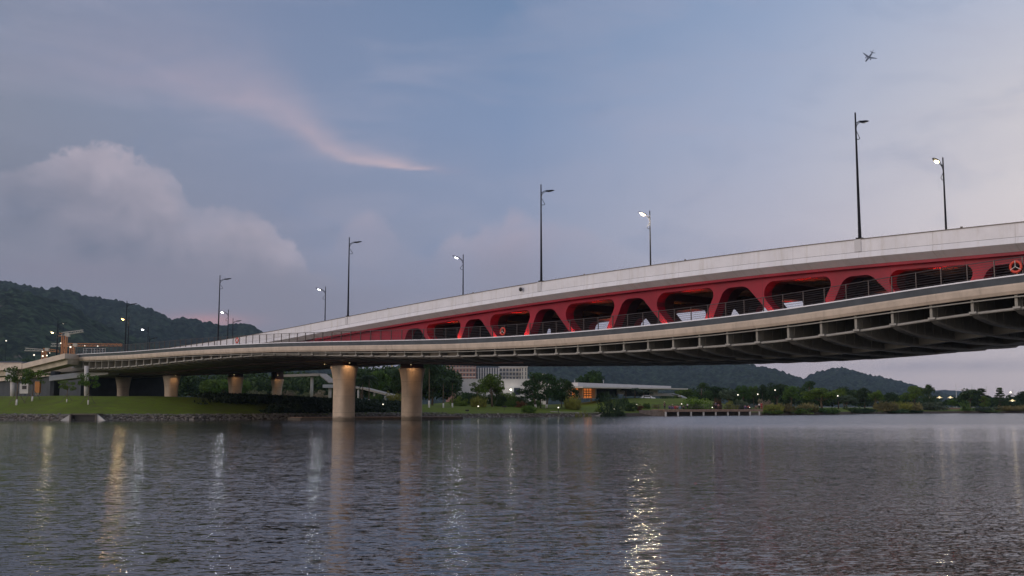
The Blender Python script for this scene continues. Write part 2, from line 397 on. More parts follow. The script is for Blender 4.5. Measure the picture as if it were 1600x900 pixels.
BINV = Vector(bridge.location)
def sweep(name, t0, t1, step, prof, m, parent=bridge, closed=True, loc=True, uvp=True):
    n = max(1, int(math.ceil((t1 - t0) / step))); vs = []; fs = []; uvs = []
    for i in range(n + 1):
        t = t0 + (t1 - t0) * i / n; pr = prof(t); acc = 0; k = len(pr)
        for j, (o, z) in enumerate(pr):
            if j: acc += math.hypot(o - pr[j - 1][0], z - pr[j - 1][1])
            vs.append(P(t, o, z) - (BINV if loc else Vector())); uvs.append((t, acc))
    for i in range(n):
        for j in range(k if closed else k - 1):
            j2 = (j + 1) % k; fs.append((i * k + j, i * k + j2, (i + 1) * k + j2, (i + 1) * k + j))
    if closed: fs.append(tuple(range(k))); fs.append(tuple(range(n * k, (n + 1) * k))[::-1])
    return mesh_obj(name, vs, fs, m, parent, uvs=uvs)
T0, T1 = -62, 330
# road deck, white parapets, underside beams
sweep('road_deck', T0, T1, 4, lambda t: [(-.35, ZT(t) - 1.02), (-.35, ZT(t) - 1.45), (-RW + .35, ZT(t) - 1.45), (-RW + .35, ZT(t) - 1.02)], M_asphalt)
for sgn, base in ((1, 0.), (-1, -RW)):
    f = lambda o: base + sgn * o
    sweep('parapet', T0, T1, 2, lambda t: [(f(-.3), ZT(t) - .02), (f(0), ZT(t) - .02), (f(0), ZT(t) - 1.08), (f(-.3), ZT(t) - 1.08)], M_white)
    sweep('parapet_cap', T0, T1, 2, lambda t: [(f(-.36), ZT(t) + .05), (f(.07), ZT(t) + .05), (f(.07), ZT(t) - .018), (f(-.36), ZT(t) - .018)], M_cap)
    sweep('fascia_seam', T0, T1, 2, lambda t: [(f(-.05), ZT(t) - 1.083), (f(-.02), ZT(t) - 1.083), (f(-.02), ZT(t) - 1.108), (f(-.05), ZT(t) - 1.108)], M_seam)
    sweep('fascia', T0, T1, 2, lambda t: [(f(-.34), ZT(t) - 1.11), (f(.02), ZT(t) - 1.11), (f(.13), ZT(t) - 1.60), (f(-.34), ZT(t) - 1.60)], M_white)
    sweep('fascia_chamfer', T0, 140, 2, lambda t: [(f(-.3), ZT(t) - 1.603), (f(.12), ZT(t) - 1.603), (f(-.80), ZT(t) - 2.12), (f(-.86), ZT(t) - 2.12)], M_grey)
mb = MB()
for i in range(int((150 - T0) / 3.3)):
    t = T0 + 3 + i * 3.3; z = ZT(t) - 1.453
    a = [P(t - .14, -1.7, 0), P(t + .14, -1.7, 0), P(t + .14, -RW + 1.7, 0), P(t - .14, -RW + 1.7, 0)]
    vs = [Vector((p.x, p.y, z)) - BINV for p in a] + [Vector((p.x, p.y, z - .55)) - BINV for p in a]
    mb.add(vs, [(3, 2, 1, 0), (4, 5, 6, 7), (0, 1, 5, 4), (1, 2, 6, 5), (2, 3, 7, 6), (3, 0, 4, 7)])
mb.obj('floor_beams', M_under, bridge)
sweep('deck_soffit', T0, 140, 4, lambda t: [(-1.32, ZT(t) - 1.46), (-1.32, ZT(t) - 1.56), (-RW + 1.32, ZT(t) - 1.56), (-RW + 1.32, ZT(t) - 1.46)], M_under)
for oo in (-7.2, -14.3):
    sweep('stringer', T0, 140, 4, lambda t: [(oo - .15, ZT(t) - 1.57), (oo + .15, ZT(t) - 1.57), (oo + .15, ZT(t) - 1.9), (oo - .15, ZT(t) - 1.9)], M_under)
# red trusses
APEX = [-51.2, -38, -24.8, -11.6, 1.2, 14.2, 27.4, 40.8, 53.7, 66.2]
def rounded(poly, rad, n=7):
    out = []; k = len(poly)
    for i in range(k):
        p = Vector(poly[i]); a = Vector(poly[i - 1]) - p; b = Vector(poly[(i + 1) % k]) - p
        ang = a.angle(b); r = rad[i]; cut = min(r / math.tan(ang / 2), a.length * .48, b.length * .48); r = cut * math.tan(ang / 2)
        a.normalize(); b.normalize(); c = p + (a + b).normalized() * (r / math.sin(ang / 2))
        s = p + a * cut; e = p + b * cut
        a0 = math.atan2(s.y - c.y, s.x - c.x); a1 = math.atan2(e.y - c.y, e.x - c.x); dd = (a1 - a0 + math.pi) % (2 * math.pi) - math.pi
        out += [(c.x + r * math.cos(a0 + dd * j / n), c.y + r * math.sin(a0 + dd * j / n)) for j in range(n + 1)]
    return out
def opening_V(a, b):
    c = (a + b) / 2; zt, zw = ZT(c), ZW(c); top = zt - 2.72; bot = zw + .1; D = top - bot
    def zz(t): return ZT(t) - zt
    r0, l0 = a + 2.05, b - 1.88
    return rounded([(r0, top + zz(r0)), (l0, top + zz(l0)), (l0 - .93 * D, bot), (r0 + .54 * D, bot)], [.75, 1.15, .4, .4])
def opening_A(c):
    zt, zw = ZT(c), ZW(c); top = zt - 3.0; bot = zw + .1; D = top - bot
    return rounded([(c - 1.32, top + .06), (c + 1.22, top + .06), (c + 1.25 + .52 * D, bot), (c - 1.38 - .93 * D, bot)], [1.3, 1.3, .3, .3], 9)
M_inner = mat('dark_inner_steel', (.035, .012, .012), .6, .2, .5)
def truss(o_out, o_in, mt_=None, nm_='truss'):
    holes = []
    for i, c in enumerate(APEX):
        holes.append(opening_A(c))
        if i + 1 < len(APEX): holes.append(opening_V(c, APEX[i + 1]))
    ts = [T0 + (97 - T0) * i / 60 for i in range(61)]
    outer = [(t, ZT(t) - 2.06) for t in ts] + [(t, ZW(t) - .8) for t in ts[::-1]]
    loops = [outer] + holes
    flat = [Vector((x, y, 0)) for l in loops for x, y in l]
    tris = tessellate_polygon([[Vector((x, y, 0)) for x, y in l] for l in loops])
    n = len(flat)
    vs = [P(p.x, o_out, p.y) - BINV for p in flat] + [P(p.x, o_in, p.y) - BINV for p in flat]
    fs = [tuple(f) for f in tris] + [tuple(i + n for i in f[::-1]) for f in tris]
    k = 0
    for l in loops:
        m_ = len(l)
        for i in range(m_):
            a, b = k + i, k + (i + 1) % m_; fs.append((a, b, b + n, a + n))
        k += m_
    tr = mesh_obj(nm_, vs, fs, mt_ or M_red, bridge)
    bm = bmesh.new(); bm.from_mesh(tr.data); bmesh.ops.recalc_face_normals(bm, faces=bm.faces); bm.to_mesh(tr.data); bm.free()
    return tr
truss(-1.5, -2.75); truss(-RW + 1.5, -RW + 2.75)
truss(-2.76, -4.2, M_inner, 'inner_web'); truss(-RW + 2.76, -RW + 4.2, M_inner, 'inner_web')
for s_, b_ in ((1, 0.), (-1, -RW)):
    g = lambda o: b_ + s_ * o
    sweep('top_chord_flange', T0, 90, 2, lambda t: [(g(-.84), ZT(t) - 2.123), (g(-.84), ZT(t) - 2.36), (g(-1.49), ZT(t) - 2.36), (g(-1.49), ZT(t) - 2.123)], M_red)
# ribs across the underside: depth below the walkway at offset x (0 = outer end)
def rib_depth(o, t):
    s = TD(t) / 2.2; w = WO(t)
    near = [(w - .55, 1.0 * TD(t) - .12), (w - 1.4, 2.38 * s), (w - 3., 2.62 * s), (w - 5, 2.76 * s), (-2, 2.86 * s), (-4.6, 2.92 * s), (-10.75, 2.85 * s), (-17, 2.45 * s), (-21.5, 2.1 * s), (-RW - w + 5, 1.95 * s), (-RW - w + 2, 1.75 * s), (-RW - w + .55, 1.35 * s)]
    near.sort(); return float(np.interp(o, [a[0] for a in near], [a[1] for a in near]))
# lower deck with its long curved edges
WE = 158
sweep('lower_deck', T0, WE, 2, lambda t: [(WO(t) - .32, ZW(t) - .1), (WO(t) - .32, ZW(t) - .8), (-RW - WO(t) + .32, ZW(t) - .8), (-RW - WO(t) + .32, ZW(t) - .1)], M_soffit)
for s_, b_ in ((1, 0.), (-1, -RW)):
    g = lambda o: b_ + s_ * o
    q = lambda t, pts: [(g(WO(t) + a), ZW(t) + b) for a, b in pts]
    sweep('edge_coping', T0, WE, 2, lambda t: q(t, [(.02, -.03), (.18, -.03), (.18, .06), (-.3, .06), (-.3, -.03)]), M_coping)
    sweep('edge_gutter', T0, WE, 2, lambda t: q(t, [(.13, -.034), (-.02, -.50), (-.29, -.50), (-.29, -.034)]), M_trim)
    sweep('edge_beam', T0, WE, 2, lambda t: q(t, [(-.02, -.504), (.03, -.62), (-.02, -1.0), (-.14, -1.22), (-.5, -1.22), (-.5, -.81), (-.29, -.81), (-.29, -.504)]), M_beige)
    sweep('edge_flange', T0, WE, 2, lambda t: q(t, [(-.22, -1.36), (-.22, -1.44), (-.42, -1.44), (-.42, -1.36)]), M_rib)
    n_ = int((WE - T0) / 1.5); pts = []
    for i in range(n_ + 1):
        t = T0 + (WE - T0) * i / n_; pts.append(P(t, g(WO(t) - .75), ZW(t) - (TD(t) + .02 if s_ == 1 else rib_depth(-RW - WO(t) + .75, t) + .1)) - BINV)
    MB().tube(pts, .11, 8).obj('edge_tube', M_flange, bridge, True)
nr = 0
for i in range(int((WE + 20) / 3.1)):
    t = -20.1 + i * 3.1 + .6
    if t > WE - 1: break
    w = WO(t)
    if t < 75:
        os_ = [w - .45, w - .55, w - .9, w - 1.4, w - 2.2, w - 3.2, w - 4.5, w - 6, w - 8, -2, -4.6, -7.5, -10.75, -14, -17, -19.5, -21.5, -RW - w + 6, -RW - w + 4, -RW - w + 2, -RW - w + .55, -RW - w + .45]
    else:
        os_ = [w - .45, w - .55, w - .9, w - 1.4, w - 2.2]
    top = [(o, ZW(t) - (1.225 if (o > w - .6 or o < -RW - w + .6) else .803)) for o in os_]
    bot = [(o, ZW(t) - rib_depth(o, t)) for o in os_]
    m2 = MB(); m2f = MB(); k = len(os_)
    for th, lo, hi in ((.10, bot, top), (.26, [(o, z - .15) for o, z in bot], [(o, z - .002) for o, z in bot])):
        vs = []
        for sgn in (-1, 1):
            for (o1, z1), (o2, z2) in zip(hi, lo):
                vs.append(P(t + sgn * th, o1, z1) - BINV); vs.append(P(t + sgn * th, o2, z2) - BINV)
        fs = []
        for sgn in (0, 1):
            for j in range(k - 1):
                a = sgn * 2 * k + 2 * j; f_ = (a, a + 1, a + 3, a + 2); fs.append(f_ if sgn else f_[::-1])
        for j in range(k - 1):
            a, b = 2 * j, 2 * k + 2 * j
            fs.append((a + 1, b + 1, b + 3, a + 3)); fs.append((a, a + 2, b + 2, b))
        fs.append((0, 1, 2 * k + 1, 2 * k)); e_ = 2 * (k - 1); fs.append((e_, 2 * k + e_, 2 * k + e_ + 1, e_ + 1))
        (m2 if th < .2 else m2f).add(vs, fs)
    # stiffener plates on the web
    if t < 75:
        for o in np.arange(w - 1.2, -RW - w + 1, -1.35):
            zt_ = ZW(t) - .81; zb_ = ZW(t) - rib_depth(o, t) + .01
            c = P(t, o, (zt_ + zb_) / 2) - BINV
            m2.box(c, (.04, .27, zt_ - zb_), math.atan2(NY, NX))
    rb_ = m2.obj('rib', M_rib, bridge); m2f.obj('flange', M_flange, rb_); nr += 1
for oo in (-2., -10.75, -19.5):
    sweep('girder', -62, 76, 2, lambda t: [(oo - .25, ZW(t) - .806), (oo + .25, ZW(t) - .806), (oo + .25, ZW(t) - rib_depth(oo, t) - .07), (oo - .25, ZW(t) - rib_depth(oo, t) - .07)], M_rib)
# closed soffit towards the shore end
def sof(t):
    w = WO(t); os_ = [w - 1.5, w - 3, -2, -6, -10.75, -16, -19.5, -RW - w + 3, -RW - w + 1.5]
    a = [(o, ZW(t) - max(rib_depth(o, t), 1.0) - .06) for o in os_]
    return a + [(os_[-1], ZW(t) - 1.3), (os_[0], ZW(t) - 1.3)]
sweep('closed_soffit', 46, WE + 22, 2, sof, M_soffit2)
for t in np.arange(78, 176, 6.2):   # transverse joints of the soffit
    w = WO(t); pts = [P(t, o, ZW(t) - rib_depth(o, t) - .05) - BINV for o in (w - 1.6, w - 3, -2, -6, -10.75, -16, -19.5, -RW - w + 3)]
    MB().tube(pts, .07, 6).obj('soffit_joint', M_under, bridge)
for oo in (2.5, -6, -15):
    sweep('service_pipe', 40, 176, 3, lambda t: [(oo - .09, ZW(t) - rib_depth(oo, t) - .22), (oo + .09, ZW(t) - rib_depth(oo, t) - .22), (oo + .09, ZW(t) - rib_depth(oo, t) - .09), (oo - .09, ZW(t) - rib_depth(oo, t) - .09)], M_soffit)
# walkway railings
for s_, b_ in ((1, 0.), (-1, -RW)):
    g = lambda o: b_ + s_ * o
    n_ = int((WE - T0) / 2); rl = MB()
    pts = [P(T0 + (WE - T0) * i / n_, g(WO(T0 + (WE - T0) * i / n_) - .15), ZW(T0 + (WE - T0) * i / n_) + 1.27) - BINV for i in range(n_ + 1)]
    rl.tube(pts, .036, 6); rr_ = rl.obj('railing', M_rail, bridge)
    cb = MB()
    for h in (.2, .38, .56, .74, .92, 1.09): cb.tube([p + Vector((0, 0, h - 1.27)) for p in pts], .015, 4)
    cb.obj('cables', M_cable, rr_)
    if s_ == 1:
        first = None; t = -21.
        while t < WE:
            p = P(t, g(WO(t) - .15), ZW(t)) - BINV; big_ = int(round((t + 21) / 1.95)) % 4 == 0
            if first is None:
                first = MB().box((0, 0, .65), (.05, .10, 1.24), math.atan2(DY, DX)).obj('post', M_rail, rr_); o_ = first
            else:
                o_ = first.copy(); COL.objects.link(o_); o_.parent = rr_
            o_.location = p; t += 1.95
    else:
        m3 = MB()
        for t in np.arange(-60, WE, 2.): m3.box(P(t, g(WO(t) - .15), ZW(t) + .65) - BINV, (.05, .1, 1.24), math.atan2(DY, DX))
        m3.obj('posts', M_rail, rr_)
# piers
def pier(t, o, zt, zb, w0, w1, m=M_conc, dep=.82, flare=3.4):
    p = P(t, o, 0) - Vector((BINV.x, BINV.y, 0)); N = 40; vs = []; fs = []
    zs = [zb, zb + .05] + [zb + (zt - zb) * k / 10 for k in range(1, 7)]
    zs = sorted(set(zs + [zt - flare + flare * k / 9 for k in range(10)]))
    rz = math.atan2(DY, DX)
    for z in zs:
        q = max(0, (z - (zt - flare)) / flare); wd = w0 + (w1 - w0) * q ** 2.1; dd = (w0 + (w1 - w0) * .6 * q ** 2.1) * dep
        for k in range(N):
            a = 2 * math.pi * k / N; ca, sa = math.cos(a), math.sin(a); ex = .62
            x = math.copysign(abs(ca) ** ex, ca) * wd / 2; y = math.copysign(abs(sa) ** ex, sa) * dd / 2
            if abs(sa) > .96 : y *= .93
            v = Matrix.Rotation(rz - R(8), 3, 'Z') @ Vector((x, y, 0)); vs.append((p.x + v.x, p.y + v.y, z - BINV.z))
    for i in range(len(zs) - 1):
        for k in range(N):
            k2 = (k + 1) % N; fs.append((i * N + k, i * N + k2, (i + 1) * N + k2, (i + 1) * N + k))
    fs.append(tuple(range((len(zs) - 1) * N, len(zs) * N)))
    pr = mesh_obj('pier', vs, fs, m, bridge, True)
    zz = ZW(min(t, 176)) - rib_depth(o, min(t, 176)) - .07
    if zz > zt + .05:
        MB().box((p.x, p.y, (zz + zt) / 2 - BINV.z + .03), (w1 * .62, w1 * .5, zz - zt + .1), rz).obj('bearing', M_soffit, pr)
    return pr
pier(86.6, -4, 6.05, -2.6, 3.4, 4.75); pier(88.2, -17.6, 6.05, -2.6, 3.35, 4.7)
pier(146.5, -4, 5.9, .4, 2.7, 4.2); pier(147.2, -17.6, 5.95, .4, 2.7, 4.0); pier(169.8, -4, 6.1, .6, 2.6, 4.4); pier(150, -28.5, 5.7, .4, 2.0, 3.4)
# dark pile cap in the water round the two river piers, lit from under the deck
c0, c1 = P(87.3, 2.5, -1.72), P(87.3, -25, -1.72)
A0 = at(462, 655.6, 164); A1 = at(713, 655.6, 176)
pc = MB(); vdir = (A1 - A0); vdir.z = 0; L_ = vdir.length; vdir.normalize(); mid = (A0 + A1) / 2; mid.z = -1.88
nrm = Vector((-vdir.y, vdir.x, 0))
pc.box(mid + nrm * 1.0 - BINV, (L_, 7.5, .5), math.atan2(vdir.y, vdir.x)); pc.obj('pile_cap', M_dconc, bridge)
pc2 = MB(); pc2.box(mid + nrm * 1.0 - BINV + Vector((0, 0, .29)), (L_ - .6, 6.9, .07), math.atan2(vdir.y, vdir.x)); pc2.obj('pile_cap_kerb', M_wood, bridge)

def point(loc, e, col, r=.15, parent=None, name='lamp_light', spot=None, rot=None):
    ld = bpy.data.lights.new(name, 'SPOT' if spot else 'POINT'); ld.energy = e; ld.color = col; ld.shadow_soft_size = r
    if spot: ld.spot_size = R(spot); ld.spot_blend = .6
    o = bpy.data.objects.new(name, ld); COL.objects.link(o); o.location = loc
    if parent: o.parent = parent
    if rot is not None: o.rotation_euler = Vector(rot).to_track_quat('-Z', 'Y').to_euler()
    return o
for (t, o, dt, do) in ((86.6, -4, -3.3, 1.3), (86.6, -4, 3.0, 1.6), (88.2, -17.6, -3.2, 2.6), (88.2, -17.6, 3.2, 1.6), (147.2, -17.6, -3.2, 2.), (150, -28.5, -3., 1.6), (146.5, -4, -3, .6)):
    z = ZW(min(t, 170)) - rib_depth(o + do, t) - .35
    z = min(z, 6.5)
    p = P(t + dt, o + do, z) - BINV
    MB().ell(p, (.08, .08, .06)).obj('pier_light', E_soft, bridge, True)
    point(p + Vector((0, 0, -.15)), 120 if t < 100 else 50, (1, .55, .26), .15, bridge, 'lamp_light', 110, P(-dt * .55, -do * .5, -2.6) - P(0, 0, 0))
# red-orange uplights in the truss openings
for i in range(1, len(APEX) - 1):
    c = (APEX[i] + APEX[i + 1]) / 2
    c -= .8
    for oo in (-2.7, -RW + 2.9):
        if oo < -10 and i in (1, 8): continue
        p = P(c, oo + (.55 if oo > -10 else -.55), ZW(c) + .30) - BINV
        MB().box(p, (.3, .2, .12), math.atan2(DY, DX)).obj('uplight', E_redglow, bridge)
        point(p + Vector((0, 0, .12)), 800, (1, .26, .11), .08, bridge, 'lamp_light', 52, P(0, -.28 if oo > -10 else .28, 1) - P(0, 0, 0))
    for dt in (-1.0, 1.2):
        point(P(c + dt * 2.3, -.9, ZW(c) + .55) - BINV, 85, (1, .30, .11), .1, bridge, 'lamp_light', 125, P(0, -1., .7) - P(0, 0, 0))
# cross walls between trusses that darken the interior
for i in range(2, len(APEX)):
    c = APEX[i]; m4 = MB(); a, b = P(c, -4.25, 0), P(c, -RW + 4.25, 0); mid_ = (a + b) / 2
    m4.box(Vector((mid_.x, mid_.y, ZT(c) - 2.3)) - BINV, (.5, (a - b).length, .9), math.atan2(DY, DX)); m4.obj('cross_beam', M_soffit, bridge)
# lamp pedestals set in the parapet and small fittings on the cap
near_t = [-40, 0, 40, 80, 120, 160, 200]
for t in near_t[1:]:
    m5 = MB(); m5.box(P(t + .1, .02, ZT(t) - .53) - BINV, (.62, .12, 1.06), math.atan2(DY, DX)); m5.obj('lamp_pedestal', M_white, bridge)
for t in (-9, 19, 33, 52, 70):
    m5 = MB(); m5.box(P(t, .0, ZT(t) + .10) - BINV, (.16, .12, .12), 0); m5.obj('cap_fitting', M_cap, bridge)
# end block of the walkway and the road embankment wall
m6 = MB(); m6.box(P(WE + .1, WO(WE) - 1.2, ZW(WE) - 1.75) - BINV, (1.2, 2.4, 1.5), math.atan2(DY, DX)); m6.obj('end_block', M_white, bridge)
sweep('edge_girder', WE, T1, 4, lambda t: [(-.34, ZT(t) - 1.6), (-.2, ZT(t) - 1.6), (-.2, ZT(t) - 2.6), (-RW + .3, ZT(t) - 2.6), (-RW + .3, ZT(t) - 1.6)], M_beige)
sweep('abutment_wall', 186, T1, 6, lambda t: [(-1.2, ZT(t) - 2.62), (-1.2, .2), (-RW + 1.2, .2), (-RW + 1.2, ZT(t) - 2.62)], M_darkwall)

# ------------------------------------------------------------------ street lamps on the bridge
def lamp(name, lit, mb_bulb):
    root = bpy.data.objects.new(name, None); COL.objects.link(root)
    H = 11.25
    MB().tube([(0, 0, 0), (0, 0, .12)], .22, 12).tube([(0, 0, .12), (0, 0, 1.6), (0, 0, H)], [.145, .125, .065], 12).box((0, 0, .06), (.5, .5, .1)).obj('pole', M_pole, root)
    arm = MB(); z0 = H - 1.0
    arm.tube([(.03, 0, z0), (.5, 0, z0 + .30), (1.0, .10, z0 + .48), (1.5, .16, z0 + .55)], [.045, .04, .03, .03], 6)
    arm.tube([(.03, 0, z0 - .45), (.18, 0, z0 - .1), (.5, 0, z0 + .16), (1.0, -.10, z0 + .34), (1.5, -.16, z0 + .47)], [.045, .04, .035, .03, .03], 6)
    arm.tube([(.03, 0, z0 - .55), (.3, 0, z0 - .85), (.62, 0, z0 - 1.2)], .03, 6)
    arm.tube([(.05, 0, z0 - 1.35), (.3, 0, z0 - 1.36), (.48, 0, z0 - 1.30), (.62, 0, z0 - 1.2)], .035, 6)
    arm.obj('arm', M_pole, root)
    M_ = Matrix.Rotation(R(-12), 3, 'Y')
    hd = MB().ell((1.45, 0, z0 + .47), (.72, .27, .10), 16, 8, M_); h = hd.obj('lamp_head', M_pole, root, True)
    if lit:
        MB().ell((1.38, 0, z0 + .36), (.34, .22, .13), 14, 8, M_).obj('bulb', mb_bulb, h, True)
    else:
        MB().ell((1.38, 0, z0 + .38), (.36, .18, .08), 12, 6, M_).obj('lens', M_lens, h, True)
    return root
rn = math.atan2(-NY, -NX)
un = lamp('street_lamp', False, None)
near_l = ['unlit black street lamp on the near parapet, tallest in the picture', 'unlit street lamp on the near parapet above the small round camera', 'unlit parapet street lamp above the left end of the red truss',
          'unlit street lamp on the near parapet where parapet and walkway railing meet', 'unlit street lamp whose pole stands beside a big orange-lit lamp before the hill', 'leftmost unlit street lamp near the orange tower crane']
tops = [25.6, 25.55, 24.2, 22.45, 21.0, 19.5]
for k in range(6):
    o = un if k == 0 else copy_tree(un)
    t = 40 * k; p = P(t, -.16, 0)
    if k == 5: q = at(88, 557, p.y); p.x = q.x
    zb = ZT(t) + .05; o.location = (p.x, p.y, zb); o.rotation_euler = (0, 0, rn); o.scale = (1, 1, (tops[k] - zb) / 11.25)
    tag(o, near_l[k], 'street lamp', 'unlit lamps on the near parapet')
lw, lo_, lh = lamp('street_lamp', True, E_warm), lamp('street_lamp', True, E_orange), lamp('street_lamp', True, E_white)
far = [(1478.3, 106.4, 25.5, lw, 'lit street lamp on the far side of the bridge at the far right', 160, (1, .85, .55)),
       (1016.5, 135.6, 25.4, lw, 'warm lit street lamp over the bridge middle, mirrored strongly in the water', 6000, (1, .84, .52)),
       (723.5, 164.2, 23.8, lh, 'cool white lit street lamp behind the white parapet left of the small camera', 240, (.86, .93, 1)),
       (507.8, 194.2, 22.15, lh, 'white lit street lamp left of the tall pole over the red truss tip', 170, (1, .92, .68)),
       (355.5, 222.8, 20.5, lh, 'white lit street lamp beside the tall unlit pole above the hill saddle', 20, (.86, .93, 1)),
       (231, 253.1, 19.1, lh, 'white lit street lamp in front of the left hill, shortest before the hill', 15, (.86, .93, 1)),
       (200, 236., 20.15, lo_, 'orange glowing street lamp overlapping an unlit pole before the left hill', 650, (1, .62, .25)),
       (90, 262., 19.0, lw, 'large bright warm lamp left of a black pole near the crane', 900, (1, .80, .36)),
       ]
used = set()
for x, Y, zt, proto, lab, e, colr in far:
    if proto in used: o = copy_tree(proto)
    else: o = proto; used.add(proto)
    X = uv(x, {1478.3: 358, 1016.5: 413, 723.5: 459, 507.8: 500}.get(x, 535))[0] * Y
    zb = zt - 11.4; o.location = (X, Y, zb); o.rotation_euler = (0, 0, rn + math.pi); o.scale = (1, 1, 11.4 / 11.25)
    tag(o, lab, 'street lamp', 'lit street lamps along the far side of the road')
    point((1.55, 0, 11.25 - 1.0 + .0), e, colr, .2, o)
for x, Y, zt, lab in ((363.5, 240, 20.1, 'short unlit street lamp behind the white lit one at the hill saddle'), (234, 262, 17.6, 'unlit lamp arm reaching right behind the white lamp before the left hill')):
    o = copy_tree(un); X = uv(x, 520)[0] * Y; o.location = (X, Y, zt - 10.8); o.rotation_euler = (0, 0, rn); o.scale = (1, 1, .96)
    tag(o, lab, 'street lamp', 'unlit lamps beyond the far side')
# life rings on the railing
def ring_mesh():
    n, k = 28, 10; vs = []; fs = []
    for i in range(n):
        a = 2 * math.pi * i / n
        for j in range(k):
            b = 2 * math.pi * j / k; r = .36 + .09 * math.cos(b); vs.append((r * math.cos(a), .09 * math.sin(b), r * math.sin(a)))
    for i in range(n):
        for j in range(k): fs.append((i * k + j, ((i + 1) % n) * k + j, ((i + 1) % n) * k + (j + 1) % k, i * k + (j + 1) % k))
    return vs, fs
lab_r = ['orange life ring on the walkway railing at the right edge', 'orange life ring on the walkway railing below the arched truss openings', 'orange life ring on the railing where the red truss ends']
r0 = None
for k, t in enumerate((-16.7, 37.6, 92.5)):
    if r0 is None:
        v_, f_ = ring_mesh(); r0 = mesh_obj('life_ring', v_, f_, M_orange, None, True); o = r0
        MB().tube([(0, -.1, .42), (0, -.1, 0), (-.36, -.1, -.22)], .022, 6).tube([(0, -.1, 0), (.36, -.1, -.22)], .022, 6).obj('grab_rope', M_rope, r0)
    else: o = copy_tree(r0)
    o.location = P(t, WO(t) + .03, ZW(t) + .62); o.rotation_euler = (0, 0, math.atan2(DY, DX) + math.pi)
    tag(o, lab_r[k], 'life ring', 'orange life rings hung on the walkway railing')
cc = empty('security_camera', P(43.0, .32, ZT(43) - .55), 0, 'small round black security camera bracketed to the white parapet', 'camera')
MB().box((.0, .0, .22), (.12, .5, .08), rn).obj('bracket', M_white, cc); MB().ell((0, -.05, 0), (.2, .2, .24)).obj('dome', M_black, cc, True)

# ------------------------------------------------------------------ shoreline and terrain
shore_px = [(-900, 656.5), (-200, 656.5), (0, 656.5), (110, 657.2), (300, 656.8), (460, 655.2), (520, 653.5), (620, 652.6), (720, 652.2), (870, 651.0), (960, 650.2), (1025, 650.1), (1040, 649.6), (1185, 648.6), (1198, 648.9), (1320, 647.9), (1335, 646.8), (1420, 646.2), (1600, 645.4), (2400, 645.2)]
SU = [uv(x, y)[0] for x, y in shore_px]; SY = [-2 / uv(x, y)[1] for x, y in shore_px]
def shoreY(u): return float(np.interp(u, SU, SY))
PU = [-1.2, -.36, -.25, -.17, -.1, 0, .1, .2, .5, 1.5]; PZ = [2.0, 1.9, 1.6, .9, .1, -.1, -.1, -.3, -.9, -.9]
MOUNDS = [(.115, 292, .06, 26, 2.6), (.175, 300, .03, 20, 1.6), (-.03, 300, .05, 50, 2.0), (-.13, 240, .05, 30, .8)]
def ground_z(x, y):
    u = x / max(y, 1.); s = y - shoreY(u)
    if s < 0: return -2.12 + max(-2.5, s * .35)
    plate = float(np.interp(u, PU, PZ))
    z = -2.12 + .95 * sstep(0, 2.6, s)
    z += (plate + 1.17) * sstep(2, 24 if u < -.15 else 22, s)
    for mu, mY, su_, sY, h in MOUNDS:
        z += h * math.exp(-((u - mu) / su_) ** 2 - ((y - mY) / sY) ** 2) * sstep(12, 40, s)
    z += .12 * noise.noise(Vector((x * .11, y * .11, 0))) * sstep(4, 20, s)
    return z
us_ = sorted(set([-3, -2.2, -1.6, -1.2, -.9, -.75, -.65] + list(np.arange(-.56, .561, .007).round(4)) + [.62, .7, .85, 1.1, 1.5, 2.2, 3]))
rs_ = [-30, -12, -5, -2, -.6, 0, .6, 1.3, 2, 2.8, 4, 6, 8, 10.5, 13, 16, 19, 22, 25, 29, 34, 40, 47, 55, 64, 75, 88, 103, 120, 140, 165, 200, 260, 400, 700, 1200, 2200, 4000, 6500]
vs = []; fs = []
for s in rs_:
    for u in us_:
        Y = shoreY(u) + s; vs.append((u * Y, Y, ground_z(u * Y, Y)))
nu_ = len(us_)
for i in range(len(rs_) - 1):
    for j in range(nu_ - 1): a = i * nu_ + j; fs.append((a, a + 1, a + nu_ + 1, a + nu_))
def gcol(t, tc, c):
    n = t.noise(tc, .9, 5, .7)
    c = t.mix(t.ss(n, .35, .7), c, (.105, .120, .018))
    n2 = t.noise(tc, .16, 5, .65, .5)
    c = t.mix(t.ss(n2, .52, .72, 0., .7), c, (.10, .095, .035))
    c = t.mix(t.ss(t.noise(tc, .35, 4, .7), .62, .74, 0., .6), c, (.035, .06, .012))
    sz = t.new('ShaderNodeSeparateXYZ'); t.put(sz.inputs[0], tc)
    return t.mix(t.ss(t.m('ADD', sz.outputs[2], t.m('MULTIPLY', t.m('SUBTRACT', n, .5), .5)), -1.15, -1.45), c, (.075, .058, .045))
M_grass = mat('lawn_grass', (.115, .165, .008), .9, .2, .12, bump=.35, bscale=4, extra=gcol, spec=.2)
tag(mesh_obj('ground', vs, fs, M_grass, None, True), kind='structure')
